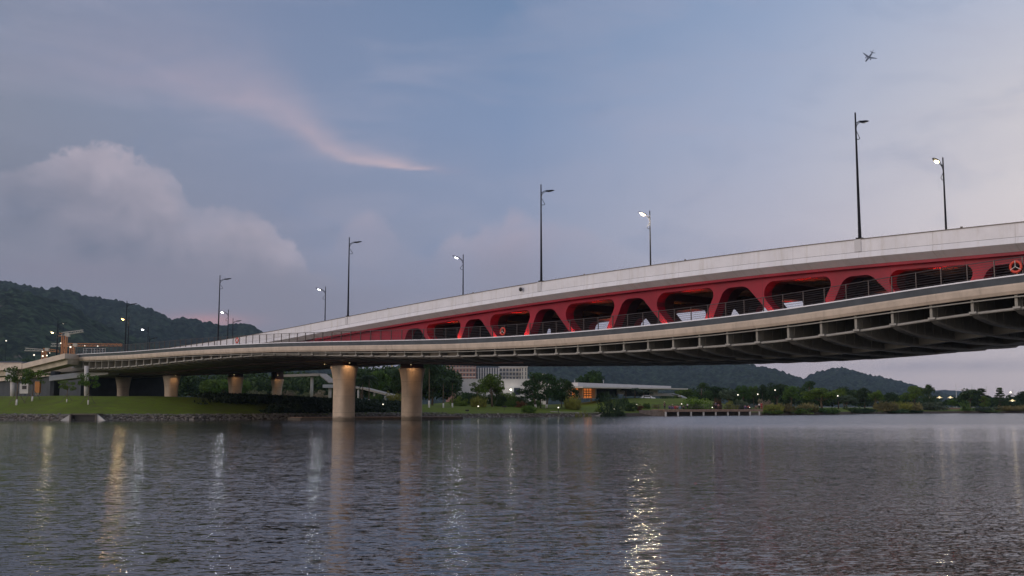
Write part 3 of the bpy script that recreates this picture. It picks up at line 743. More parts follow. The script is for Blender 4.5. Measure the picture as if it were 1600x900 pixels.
# a paved path across the lawn at the far shore
def strip(name, pts, w, m, dz=.012):
    vs = []; fs = []
    for i, p in enumerate(pts):
        vs += [(p[0], p[1] - w / 2, ground_z(p[0], p[1] - w / 2) + dz), (p[0], p[1] + w / 2, ground_z(p[0], p[1] + w / 2) + dz)]
        if i: k = 2 * i; fs.append((k - 2, k, k + 1, k - 1))
    return mesh_obj(name, vs, fs, m)
pp = [(uv(x, 642)[0] * Y, Y) for x, Y in [(860, 229), (875, 229), (890, 230), (905, 231), (920, 232), (940, 234), (960, 238)]]
pp = [((pp[i][0] * (3 - j) + pp[i + 1][0] * j) / 3, (pp[i][1] * (3 - j) + pp[i + 1][1] * j) / 3) for i in range(len(pp) - 1) for j in range(3)]
tag(strip('path', pp, 2.2, M_path, .03), kind='structure')

# water sheet: ripple slopes of three wave sizes
WAVE = (.19, .42, .32)
wm_ = bpy.data.materials.new('lake_water'); wm_.use_nodes = True; t = NT(wm_.node_tree); b = t.n['Principled BSDF']
tc = t.new('ShaderNodeTexCoord').outputs['Object']
b.inputs['Base Color'].default_value = (.030, .029, .027, 1); b.inputs['IOR'].default_value = 1.33
sx = t.new('ShaderNodeSeparateXYZ'); t.put(sx.inputs[0], tc)
rot = t.new('ShaderNodeMapping'); t.put(rot.inputs[0], tc); rot.inputs['Rotation'].default_value = (0, 0, R(-8))
v = rot.outputs[0]
def slopes(vec_, scale, det, amp, acc, sx_=1., sy_=1.):
    n = t.noise(vec_, scale, det, .55, .15, out=1)
    a_ = t.new('ShaderNodeVectorMath', operation='SUBTRACT'); t.put(a_.inputs[0], n); a_.inputs[1].default_value = (.5, .5, .5)
    m_ = t.new('ShaderNodeVectorMath', operation='MULTIPLY'); t.put(m_.inputs[0], a_.outputs[0]); m_.inputs[1].default_value = (amp * sx_, amp * sy_, 0)
    if acc is None: return m_.outputs[0]
    d_ = t.new('ShaderNodeVectorMath', operation='ADD'); t.put(d_.inputs[0], m_.outputs[0]); t.put(d_.inputs[1], acc); return d_.outputs[0]
acc = slopes(t.vscale(v, .30, 1.25, 1), 2.6, 2, WAVE[0], None, .35, 1.)
acc = slopes(t.vscale(v, .42, 1.4, 1), 7.6, 2, WAVE[1], acc, .45, 1.)
acc = slopes(t.vscale(v, .6, 1.3, 1), 20.0, 1, WAVE[2], acc, .7, 1.)
calm = t.noise(t.vscale(tc, .012, .03, 1), 1.0, 4, .6)
sh = t.ss(sx.outputs[1], 112., 128., 1., t.ss(t.m('DIVIDE', sx.outputs[0], sx.outputs[1]), .08, .2, .15, .28))       # sheltered water under the far bank
gust = t.m('MULTIPLY', t.ss(calm, .35, .65, .62, 1.3), t.ss(t.noise(t.vscale(tc, .05, .11, 1), 1., 3, .5), .3, .7, .85, 1.15))
near_ = t.m('SUBTRACT', 1., t.m('MULTIPLY', t.ss(t.m('ADD', sx.outputs[1], t.m('MULTIPLY', t.m('SUBTRACT', calm, .5), 14.)), 34., 13.), t.m('MULTIPLY', t.ss(t.m('DIVIDE', sx.outputs[0], sx.outputs[1]), -.02, .3), .62)))
sc_ = t.new('ShaderNodeVectorMath', operation='SCALE'); t.put(sc_.inputs[0], acc); t.put(sc_.inputs['Scale'], t.m('MULTIPLY', t.m('MULTIPLY', gust, sh), near_))
ad_ = t.new('ShaderNodeVectorMath', operation='ADD'); t.put(ad_.inputs[0], sc_.outputs[0]); ad_.inputs[1].default_value = (0, 0, 1)
nm_ = t.new('ShaderNodeVectorMath', operation='NORMALIZE'); t.put(nm_.inputs[0], ad_.outputs[0]); t.put(b.inputs['Normal'], nm_.outputs[0])
side = t.ss(t.m('DIVIDE', sx.outputs[0], sx.outputs[1]), .08, .2)
t.put(b.inputs['Roughness'], t.m('ADD', t.lr(sx.outputs[1], 40., 130., .045, .11), t.m('MULTIPLY', t.ss(sx.outputs[1], 90., 135.), t.m('MULTIPLY', side, .15))))
b.inputs['Specular IOR Level'].default_value = .55
WATER = mesh_obj('water', [(-1500, -300, -2), (1500, -300, -2), (1500, 460, -2), (-1500, 460, -2)], [(0, 1, 2, 3)], wm_)
tag(WATER, kind='structure')

# rocks along the bank
rng = random.Random(5)
def rock(c, s):
    bm = bmesh.new(); bmesh.ops.create_icosphere(bm, subdivisions=1, radius=1)
    for v_ in bm.verts: v_.co *= .75 + .45 * rng.random()
    vs_ = [Vector((v_.co.x * s * 1.3, v_.co.y * s, v_.co.z * s * .62)) for v_ in bm.verts]; q = Matrix.Rotation(rng.random() * 6.3, 3, 'Z')
    fs_ = [tuple(v_.index for v_ in f.verts) for f in bm.faces]; bm.free()
    return [c + q @ v_ for v_ in vs_], fs_
mb = MB()
bank = [(-60, 100), (470, 900), (170, 480)]
for i in range(4600):
    x = rng.uniform(-80, 930)
    if 118 < x < 150: continue
    if x > 700 and rng.random() < .45: continue
    u = uv(x, 655)[0]; s = rng.uniform(-.3, 2.9) if x < 700 else rng.uniform(-.2, 1.9); Y = shoreY(u) + s
    sz = rng.uniform(.07, .25) * (1.5 if rng.random() < .08 else 1)
    mb.add(*rock(Vector((u * Y, Y, ground_z(u * Y, Y) + .03)), sz))
tag(mb.obj('shore_rocks', M_rock), 'loose grey and brown stones piled along the lawn edge at the waterline', 'rocks', None, 'stuff')
# culvert outfall in the left bank
cu = empty('culvert_outfall', at(133, 654, 169), 0, 'dark square culvert outfall with sloping concrete wings in the left rock bank', 'culvert')
mk = MB(); q0 = Vector(cu.location); gz = -2
mk.box((0, 0.6, 1.02), (3.7, 2.6, .22)); mk.box((-1.9, .5, .5), (.25, 2.6, 1.2)); mk.box((1.9, .5, .5), (.25, 2.6, 1.2)); mk.obj('headwall', M_dconc, cu)
MB().box((0, .1, .45), (3.5, .1, 1.)).obj('opening', M_black, cu)
for s_ in (-1, 1):
    w_ = MB(); w_.add([(s_ * 1.9, -.6, -.4), (s_ * 1.9, -.6, 1.1), (s_ * 3.3, -.9, .1), (s_ * 3.3, -.9, -.4), (s_ * 1.9, -.3, -.4), (s_ * 1.9, -.3, 1.1), (s_ * 3.3, -.6, .1), (s_ * 3.3, -.6, -.4)], [(0, 1, 2, 3), (7, 6, 5, 4), (0, 4, 5, 1), (1, 5, 6, 2), (2, 6, 7, 3), (3, 7, 4, 0)]); w_.obj('wing_wall', M_cconc, cu)
cu.location = (uv(133, 654)[0] * (shoreY(uv(133, 654)[0]) + .4), shoreY(uv(133, 654)[0]) + .4, -2.1)

# ------------------------------------------------------------------ hills
def hillmat(name, c1, c2, rockc, thr):
    m = bpy.data.materials.new(name); m.use_nodes = True; t = NT(m.node_tree); b = t.n['Principled BSDF']
    tc = t.new('ShaderNodeTexCoord').outputs['Object']
    c = t.mix(t.ss(t.noise(tc, .012, 6, .65), .35, .65), c1, c2)
    c = t.mix(t.ss(t.noise(tc, .09, 4, .65), .42, .66, .0, .8), c, tuple(v * 2.3 for v in c2))
    vo = t.new('ShaderNodeTexVoronoi'); t.put(vo.inputs['Vector'], tc); vo.inputs['Scale'].default_value = .085
    sv = t.new('ShaderNodeSeparateColor'); t.put(sv.inputs[0], vo.outputs['Color'])
    hv = t.new('ShaderNodeHueSaturation'); t.put(hv.inputs['Color'], c); t.put(hv.inputs['Value'], t.lr(sv.outputs[0], 0., 1., .45, 1.65)); c = hv.outputs[0]
    rk = t.noise(tc, .011, 5, .62, .4)
    c = t.mix(t.m('MULTIPLY', t.ss(rk, thr, thr + .04), .9), c, rockc)
    t.put(b.inputs['Base Color'], c); b.inputs['Roughness'].default_value = .95; b.inputs['Specular IOR Level'].default_value = .1
    bp = t.new('ShaderNodeBump'); bp.inputs['Strength'].default_value = .8; bp.inputs['Distance'].default_value = 8; t.put(bp.inputs['Height'], t.noise(tc, .09, 4, .6)); t.put(b.inputs['Normal'], bp.outputs[0])
    return m
H_near = hillmat('hill_forest', (.011, .018, .012), (.020, .032, .015), (.26, .20, .17), .665)
H_far = hillmat('hill_forest_far', (.012, .019, .015), (.021, .032, .018), (.22, .19, .17), .675)
def hill(name, prof, D, front, m, amp=6, seed=0, back=.25, rows=46):
    x0, x1 = prof[0][0], prof[-1][0]; n = int((x1 - x0) / 1.6); vs = []; fs = []
    xs = [p[0] for p in prof]; ys = [p[1] for p in prof]
    rr = [i / (rows - 1) for i in range(rows)]
    for i in range(n + 1):
        x = x0 + (x1 - x0) * i / n; y = float(np.interp(x, xs, ys)); u, v = uv(x, y); H = max(v * D, .5)
        wob = noise.noise(Vector((x * .012, seed, 3))) * .06
        for r in rr:
            if r < .8:
                k = r / .8; Y = D * (1 - front * (1 - k) * (1 + wob)); z = H * (k ** .85 * .35 + .65 * math.sin(k * math.pi / 2) ** 1.3)
            else:
                k = (r - .8) / .2; Y = D * (1 + back * k); z = H * (1 - k * k * .9)
            X = u * Y
            big = noise.fractal(Vector((X * .0035, Y * .0035, seed)), 1, 2, 3)
            ridge = 1 - abs(noise.noise(Vector((X * .0045, Y * .0012, seed + 5)))) * 2
            env = min(1, r / .15) * (1 - sstep(.6, .8, r)) if r < .8 else 0
            z += env * H * .10 * big + env * H * .12 * (ridge - .6)
            z += amp * (noise.noise(Vector((X * .055, Y * .055, seed))) * .6 + noise.noise(Vector((X * .13, Y * .13, seed + 9))) * .5) * min(1, r / .1)
            vs.append((X, Y, z))
    for i in range(n):
        for j in range(rows - 1): a = i * rows + j; fs.append((a, a + rows, a + rows + 1, a + 1))
    return tag(mesh_obj(name, vs, fs, m, None, False), kind='structure')
hill('hill', [(-420, 470), (-250, 440), (-120, 428), (0, 438), (40, 446), (70, 456), (100, 462), (130, 467), (160, 470), (190, 473), (215, 478), (235, 484), (252, 492), (268, 502), (285, 502), (305, 504), (325, 510), (340, 511), (360, 509), (380, 508), (395, 512), (410, 521), (440, 536), (500, 560), (560, 600), (600, 628)], 2300, .38, H_far, 11, 1.3)
hill('hill', [(-400, 440), (-150, 446), (0, 457), (30, 460), (60, 468), (85, 478), (110, 484), (135, 498), (165, 512), (205, 527), (250, 545), (320, 580), (400, 625)], 1500, .42, H_near, 8, 6.1)
hill('hill', [(560, 600), (640, 565), (760, 556), (900, 561), (1000, 569), (1090, 566), (1130, 569), (1155, 567), (1170, 570), (1190, 574), (1210, 577), (1225, 582), (1240, 588), (1256, 596), (1270, 600), (1290, 606), (1330, 616), (1400, 628), (1440, 634)], 2600, .34, H_far, 11, 11.)
hill('hill', [(1120, 630), (1180, 616), (1220, 605), (1257, 593), (1270, 586), (1285, 580), (1300, 577), (1313, 575.5), (1325, 578), (1345, 583), (1365, 588), (1390, 593), (1415, 600), (1435, 606), (1460, 613), (1500, 622), (1560, 632)], 2900, .3, H_far, 12, 17.)
hill('hill', [(1380, 624), (1450, 611), (1475, 609), (1500, 611), (1512, 614), (1540, 620), (1580, 625), (1640, 622), (1800, 630)], 4600, .2, H_far, 5, 23.)

# ------------------------------------------------------------------ vegetation
def leaf_quads(rs, cen, rad, n, size, flat=.5, droop=0.):
    """n leaf quads spread in an ellipsoid shell"""
    d = rs.normal(size=(n, 3)); d /= np.linalg.norm(d, axis=1)[:, None]
    r = rs.uniform(.35, 1, n) ** .5
    c = np.array(cen) + d * r[:, None] * np.array(rad)
    nrm = d * .6 + rs.normal(size=(n, 3)) * flat; nrm /= np.linalg.norm(nrm, axis=1)[:, None]
    a = np.cross(nrm, rs.normal(size=(n, 3))); a /= np.linalg.norm(a, axis=1)[:, None]
    b_ = np.cross(nrm, a); s = size * rs.uniform(.6, 1.3, n)[:, None]
    return np.stack([c - a * s, c - b_ * s * .55, c + a * s, c + b_ * s * .55], 1)
def quads_obj(name, q, m, parent):
    q = q.reshape(-1, 4, 3); n = len(q); me = bpy.data.meshes.new(name)
    me.vertices.add(n * 4); me.vertices.foreach_set('co', q.reshape(-1).astype(np.float32))
    me.loops.add(n * 4); me.loops.foreach_set('vertex_index', np.arange(n * 4, dtype=np.int32))
    me.polygons.add(n); me.polygons.foreach_set('loop_start', np.arange(0, n * 4, 4, dtype=np.int32)); 
    me.materials.append(m); me.update(calc_edges=True); me.validate()
    return link(bpy.data.objects.new(name, me), parent)
# prototypes are one unit tall and one unit wide; scaled when placed
def proto_tree(kind, seed, m, wash=False):
    rs = np.random.RandomState(seed); root = bpy.data.objects.new('tree', None); H = 10.
    tr = MB(); lv = []
    if kind == 'round':
        lean = rs.uniform(-.3, .3); tr.tube([(0, 0, 0), (lean * .5, 0, 2), (lean, 0, 4.2)], [.32, .24, .17], 8)
        for i in range(34):
            a = rs.uniform(0, 6.28); rr = rs.uniform(.2, 1) ** .6; th = rs.uniform(-.45, 1.35)
            c = (math.cos(a) * math.cos(th) * 3.9 * rr + lean, math.sin(a) * math.cos(th) * 3.9 * rr, 5.6 + math.sin(th) * 3.5 * rr)
            lv.append(leaf_quads(rs, c, (1.35, 1.35, .95), 95, .30))
            if i % 4 == 0: tr.tube([(lean, 0, 3.4), (c[0] * .5, c[1] * .5, (3.8 + c[2]) / 2), c], [.13, .09, .03], 5)
    elif kind == 'tall':
        tr.tube([(0, 0, 0), (.1, 0, 4), (0, 0, 8)], [.3, .2, .08], 8)
        for i in range(36):
            z = rs.uniform(2.2, 9.4); w = 2.6 * math.sin(min(1, max(.12, (z - 1.2) / 8.6)) * math.pi) ** .7 + .5; a = rs.uniform(0, 6.28); rr = rs.uniform(.1, 1)
            c = (math.cos(a) * w * rr, math.sin(a) * w * rr, z); lv.append(leaf_quads(rs, c, (1.2, 1.2, .9), 85, .27))
            if i % 4 == 0: tr.tube([(0, 0, max(1.5, z - 1.6)), c], [.1, .03], 5)
    elif kind == 'layered':
        tr.tube([(0, 0, 0), (.2, 0, 4), (.1, 0, 9.3)], [.26, .16, .05], 8)
        for i in range(7):
            z = 3. + i * 1.05; w = 4.2 - i * .5
            for k in range(7):
                a = rs.uniform(0, 6.28); rr = rs.uniform(.3, 1); c = (math.cos(a) * w * rr, math.sin(a) * w * rr, z + rs.uniform(-.2, .3))
                lv.append(leaf_quads(rs, c, (1.1, 1.1, .38), 60, .25))
                if k % 2 == 0: tr.tube([(.15, 0, z - .5), c], [.08, .02], 5)
    elif kind == 'spreading':
        for s_ in (-1.1, .2, 1.3):
            tr.tube([(s_, 0, 0), (s_ * 1.2, .1, 1.8), (s_ * 1.6, 0, 4)], [.2, .16, .1], 7)
        for i in range(64):
            a = rs.uniform(0, 6.28); rr = rs.uniform(.1, 1) ** .6; z = rs.uniform(2.6, 9.2); w = 4.9 * math.sqrt(max(.1, 1 - ((z - 4.6) / 5.2) ** 2))
            c = (math.cos(a) * w * rr, math.sin(a) * w * rr, z); lv.append(leaf_quads(rs, c, (1.15, 1.15, .8), 85, .26))
            if i % 5 == 0: tr.tube([(math.copysign(1.2, c[0]), 0, 2.8), c], [.09, .03], 5)
    elif kind == 'palm':
        tr.tube([(0, 0, 0), (.05, 0, 3), (-.05, 0, 6.6)], [.24, .17, .13], 8)
        for k in range(15):
            a = k * 2.4; el = rs.uniform(-.1, 1.1); L = 3.6
            for j in range(14):
                s = (j + 1) / 14; r_ = L * s * math.cos(el * .6) * (1 - .12 * s); zz = 6.8 + L * (math.sin(el) * s - .75 * s * s)
                p = np.array([math.cos(a) * r_, math.sin(a) * r_, zz])
                for sd in (-1, 1):
                    side = np.array([-math.sin(a) * sd, math.cos(a) * sd, -.55]); ln = .95 * math.sin(max(.2, s) * 2.7) + .15; out = np.array([math.cos(a), math.sin(a), -.2]) * .25
                    lv.append(np.array([[p, p + out * .6, p + side * ln + out, p + side * ln * .5 - out * .1]]))
    elif kind == 'young':
        tr.tube([(0, 0, 0), (.05, 0, 5.4)], [.20, .12], 7).tube([(.05, 0, 5.2), (1.2, 0, 7.4), (2.4, .3, 8.6)], [.1, .07, .03], 5).tube([(.05, 0, 5.), (-1.3, .2, 7.0), (-2.6, 0, 8.)], [.1, .07, .03], 5).tube([(.05, 0, 5.3), (0, .6, 8.9)], [.1, .03], 5)
        for i in range(24):
            a = rs.uniform(0, 6.28); rr = rs.uniform(.2, 1); z = rs.uniform(5.4, 9.4); c = (math.cos(a) * 3.9 * rr, math.sin(a) * 2.2 * rr, z)
            lv.append(leaf_quads(rs, c, (1.1, 1.1, .5), 40, .30))
    q = np.concatenate(lv); ext = max(np.abs(q[..., :2]).max(), .1); s3 = np.array([.5 / ext, .5 / ext, 1 / max(q[..., 2].max(), .1)])
    t_ = MB(); t_.v = [tuple(np.array(v) * s3) for v in tr.v]; t_.f = tr.f
    COL.objects.link(root)
    quads_obj('crown', q * s3, m, root); tk = t_.obj('trunk', M_bark, root, True)
    if wash:
        wsh = MB(); h = .10 if kind == 'spreading' else .15
        for s_ in ((-1.1, 1.3) if kind == 'spreading' else (0,)):
            wsh.tube([(s_ * s3[0], 0, 0), (s_ * 1.1 * s3[0], 0, h)], [{'young': .3, 'spreading': .26}.get(kind, .27) * s3[0]] * 2, 8)
        wsh.obj('limewash_band', M_limewash, tk, True)
    return root
def proto_bush(kind, seed, m, name='shrub'):
    rs = np.random.RandomState(seed); lv = []
    if kind == 'reed':
        for i in range(900):
            a = rs.uniform(0, 6.28); r = rs.uniform(0, 1) ** .6 * 3.2; x, y = r * math.cos(a), r * math.sin(a); h = rs.uniform(1.0, 3.1) * (1 - .12 * (r / 3.2) ** 2) * (.75 + .35 * math.sin(x * 2.1 + seed) * math.sin(y * 1.7 + 1))
            bx, by = rs.normal(0, .5) + x * .16, rs.normal(0, .5); w = .05
            lv.append(np.array([[[x - w, y, 0], [x + w, y + w, 0], [x + bx * .5 + w, y + by * .5, h * .75], [x + bx, y + by, h]]]))
            if i % 3 == 0: lv.append(leaf_quads(rs, (x + bx * .9, y + by * .9, h * .93), (.12, .12, .3), 5, .16))
    elif kind == 'cycad':
        for k in range(90):
            cx, cy = rs.normal(0, .9), rs.normal(0, .7); a = rs.uniform(0, 6.28); el = rs.uniform(.2, 1.4); L = rs.uniform(1.2, 2.4)
            for j in range(8):
                s = (j + 1) / 8; p = np.array([cx + math.cos(a) * L * s * math.cos(el), cy + math.sin(a) * L * s * math.cos(el), .1 + L * (math.sin(el) * s - .35 * s * s)])
                for sd in (-1, 1):
                    sv = np.array([-math.sin(a) * sd, math.cos(a) * sd, -.3]) * .34; o2 = np.array([math.cos(a), math.sin(a), 0]) * .14
                    lv.append(np.array([[p, p + o2, p + sv + o2, p + sv * .6]]))
    else:
        for i in range(28):
            a = rs.uniform(0, 6.28); r = rs.uniform(0, 1) ** .6; z = rs.uniform(.2, 2.3) * (1 - .3 * r * r) * rs.uniform(.5, 1.); q_ = rs.uniform(.45, .95)
            lv.append(leaf_quads(rs, (math.cos(a) * 2.3 * r, math.sin(a) * 2.3 * r, z), (q_, q_, q_ * .7), 75, .15))
    q = np.concatenate(lv); q[..., 2] = np.maximum(q[..., 2], 0); ext = np.abs(q[..., :2]).max()
    return quads_obj(name, q * np.array([.5 / ext, .5 / ext, 1 / q[..., 2].max()]), m, None)
POOL = {}
def proto(kind, m, var=0, wash=False):
    key = (kind, m.name, var, wash)
    if key not in POOL:
        POOL[key] = [proto_tree(kind, 11 + var * 7 + len(POOL), m, wash) if kind in ('round', 'tall', 'layered', 'spreading', 'palm', 'young') else proto_bush(kind, 31 + var * 5 + len(POOL), m), False]
    e = POOL[key]
    if not e[1]: e[1] = True; return e[0]
    return copy_tree(e[0])
NAMES = dict(palm='palm_tree', young='young_tree', reed='reed_clump', cycad='cycad_shrub', bush='shrub')
rv = random.Random(9)
def plant(kind, m, x, ytop, Y, wpx, label, group=None, var=0, wash=False, cat=None, ybase=None):
    o = proto(kind, m, var, wash); o.name = NAMES.get(kind, 'tree')
    u, v = uv(x, ytop); X = u * Y; gz = ground_z(X, Y) - .05
    if ybase is not None: gz = uv(x, ybase)[1] * Y
    o.location = (X, Y, gz); h = max(v * Y - gz, .5); w = wpx / FPX * Y
    o.scale = (w, w * rv.uniform(.85, 1.1), h); o.rotation_euler = (0, 0, rv.uniform(-.5, .5) if kind == 'young' else rv.uniform(0, 6.28))
    tag(o, label, cat or {'palm': 'palm tree', 'young': 'young tree', 'reed': 'reeds', 'cycad': 'shrub', 'bush': 'shrub'}.get(kind, 'tree'), group)
    return o
# trees between and beyond the river piers
for k, (x, yt, w) in enumerate([(722, 611, 40), (746, 613, 40), (768, 615, 40), (790, 611, 40), (812, 618, 34), (834, 622, 30)]):
    plant('bush', L_dark if k % 2 == 0 else L_mid, x, yt, 252, w, ['tall hedge bush at the left corner of the white building', 'tall hedge bush behind the pale feathery clump', 'tall hedge bush below the small leafy tree', 'tall hedge bush under the middle of the white wall', 'tall hedge bush below the window of the white building', 'hedge bush below the right corner of the white building'][k], 'tall hedge before the white building', k % 2)
plant('palm', L_palm, 693, 588, 222, 32, 'palm with limewashed trunk base, second from the right-hand river pier', 'palms on the far lawn', 0, True)
plant('palm', L_palm, 707, 590, 224, 34, 'palm with limewashed trunk base standing before the tan apartment block', 'palms on the far lawn', 0, True)
plant('palm', L_palm, 671, 562, 221, 40, 'tallest palm with limewashed base close beside the right-hand river pier', 'palms on the far lawn', 0, True)
plant('tall', L_dark, 676, 566, 236, 48, 'tall dark tree behind the palms beside the right-hand pier', None, 0)
plant('palm', L_palm, 567, 588, 226, 32, 'palm with limewashed base just right of the left-hand river pier', 'palms on the far lawn', 0, True)
plant('palm', L_palm, 577, 585, 222, 34, 'palm with limewashed base between the river piers before the cream ramp', 'palms on the far lawn', 0, True)
plant('round', L_dark, 565, 574, 262, 52, 'dark round tree seen low between the two river piers on the left', 'dark trees between the river piers', 0)
plant('round', L_mid, 592, 578, 270, 50, 'mid green tree seen between the two river piers', 'dark trees between the river piers', 1)
plant('tall', L_dark, 622, 576, 258, 44, 'dark tree close to the left side of the right-hand pier', 'dark trees between the river piers', 0)
plant('bush', L_mid, 584, 614, 232, 34, 'bright green shrub between the river piers', 'shrubs between the river piers')
plant('bush', L_yellow, 616, 610, 230, 34, 'yellowish shrub left of the right-hand river pier', 'shrubs between the river piers')
plant('bush', L_bright, 716, 618, 236, 42, 'bright green shrub behind the rightmost palm', 'shrubs along the far lawn', 1)
plant('reed', L_yellow, 748, 617, 231, 30, 'pale yellow-green feathery clump left of a white washed trunk on the lawn')
plant('bush', L_dark, 780, 613, 240, 34, 'dark hedge mass below the small tree before the white wall', 'shrubs along the far lawn')
plant('bush', L_dark, 735, 612, 246, 60, 'long dark hedge before the foot of the white walled building', 'shrubs along the far lawn')
plant('bush', L_mid, 800, 622, 240, 34, 'mid green shrub below the white building corner', 'shrubs along the far lawn')
plant('bush', L_rust, 815, 625, 236, 24, 'reddish brown shrub left of the big spreading tree', 'shrubs along the far lawn')
plant('round', L_mid, 769, 583, 236, 52, 'small leafy tree standing before the white wall below the slate roofed block', None, 0, False)
plant('young', L_mid, 746, 597, 231, 30, 'slim leaning tree with limewashed base rising out of the pale feathery clump', None, 0, True)
plant('spreading', L_dark, 846, 581, 238, 84, 'big dark spreading tree with white flowers and limewashed stems on the lawn', None, 0, True)
plant('spreading', L_dark, 882, 590, 246, 52, 'dark spreading tree leaning over the lit pavilion corner', None, 1, False)
plant('bush', L_mid, 827, 632, 222, 28, 'low round dark green shrub alone on the lawn edge', None, 1)
plant('round', L_dark, 923, 578, 330, 46, 'dark domed tree rising behind the flat roofed pavilion', None, 1)
plant('reed', L_yellow, 895, 617, 240, 30, 'pale yellow-green grass clump below the lit pavilion windows')
plant('bush', L_yellow, 905, 640, 222, 16, 'small lime yellow shrub on the shore, left of a pair', None)
plant('bush', L_yellow, 918, 638.5, 222, 15, 'small lime yellow shrub on the shore, right of a pair', None)
plant('cycad', L_palm, 952, 611, 232, 42, 'big feathery cycad clump on the shore before the pavilion', None)
plant('cycad', L_palm, 966, 618, 236, 34, 'olive feathery shrub right of the big cycad clump', None)
plant('bush', L_bright, 936, 631, 236, 20, 'light green shrub left of the big cycad clump', None)
plant('bush', L_dark, 984, 627, 244, 28, 'dark round shrub right of the cycads, below the pavilion trees', None)
plant('bush', L_rust, 999, 630, 246, 18, 'rusty red shrub right of the cycads near the car', None)
plant('bush', L_mid, 1011, 629, 252, 16, 'green shrub below the parked white car', None)
plant('bush', L_yellow, 1025, 631, 256, 18, 'yellow shrub just left of the boardwalk end', None)
for k, (x, yt, w) in enumerate([(978, 607, 22), (992, 606, 20), (1006, 610, 20), (1016, 612, 14)]):
    plant('palm', L_grey, x, yt, 286, w, ['short palm left of three before the pavilion wall', 'short palm before the middle of the white pavilion wall', 'short palm above the roof of the white car', 'small palm at the right of the white car'][k], 'short palms before the pavilion', 0, False)
plant('bush', L_dark, 940, 612, 276, 26, 'dark hedge against the pavilion beside its lit windows', None)
# right-hand tree line
TL = [('round', L_mid, 1070, 607, 330, 34, 'rounded green tree standing over the end of the curved white roof'),
 ('tall', L_dark, 1096, 597, 322, 34, 'dark tree, highest one above the left half of the boardwalk'),
 ('round', L_dark, 1117, 603, 330, 30, 'dark round tree above the middle of the boardwalk'),
 ('round', L_grey, 1138, 608, 316, 34, 'grey-green feathery tree above the boardwalk middle'),
 ('round', L_mid, 1160, 601, 326, 30, 'light green tree above the right half of the boardwalk'),
 ('round', L_mid, 1177, 602, 334, 26, 'green tree just left of the small lamps above the boardwalk end'),
 ('tall', L_dark, 1191, 600, 330, 22, 'narrow dark tree above the right end of the boardwalk'),
 ('round', L_dark, 1213, 597, 322, 38, 'dark tree behind the reeds right of the boardwalk'),
 ('round', L_mid, 1236, 602, 316, 30, 'green tree under the dip between the two hills'),
 ('tall', L_dark, 1264, 594, 326, 34, 'tallest dark tree under the saddle between the two hills'),
 ('round', L_mid, 1283, 605, 305, 58, 'broad rounded green tree leaning over the waterside reeds'),
 ('round', L_bright, 1309, 606, 332, 32, 'light green tree before the foot of the right hill'),
 ('round', L_dark, 1318, 603, 340, 30, 'dark tree below the top of the right hill'),
 ('round', L_grey, 1322, 617, 306, 38, 'grey-green willow-like tree at the tip of the reed bank'),
 ('tall', L_dark, 1350, 605, 352, 24, 'dark tree behind the left garden lamp'),
 ('round', L_mid, 1367, 609, 360, 30, 'low green tree between two umbrella shaped lamps'),
 ('round', L_dark, 1391, 612, 368, 26, 'small dark tree left of the second garden lamp'),
 ('round', L_mid, 1428, 602, 372, 34, 'mid green tree left of a darker taller crown by the small boardwalk'),
 ('tall', L_dark, 1450, 600, 366, 26, 'dark pointed crown above the small boardwalk'),
 ('round', L_dark, 1514, 606, 372, 38, 'large dark rounded tree right of two umbrella lamps'),
 ('layered', L_dark, 1533, 606, 378, 28, 'airy layered tree joined to the large dark rounded one'),
 ('layered', L_dark, 1561, 605, 372, 26, 'layered dark tree standing apart before the bright lamp'),
 ('round', L_dark, 1600, 611, 380, 32, 'dark tree cut by the right edge'),
 ('tall', L_mid, 1538, 618, 366, 20, 'small green tree below the airy layered crown'),
 ('round', L_mid, 1404, 617, 376, 20, 'low green tree behind the second garden lamp'),
 ('round', L_mid, 1487, 624, 380, 20, 'low bushy tree under the pair of umbrella lamps')]
for k, (kd, m, x, yt, Y, w, lab) in enumerate(TL): plant(kd, m, x, yt, Y, w * 1.12, lab, 'trees of the far shore', k % 4)
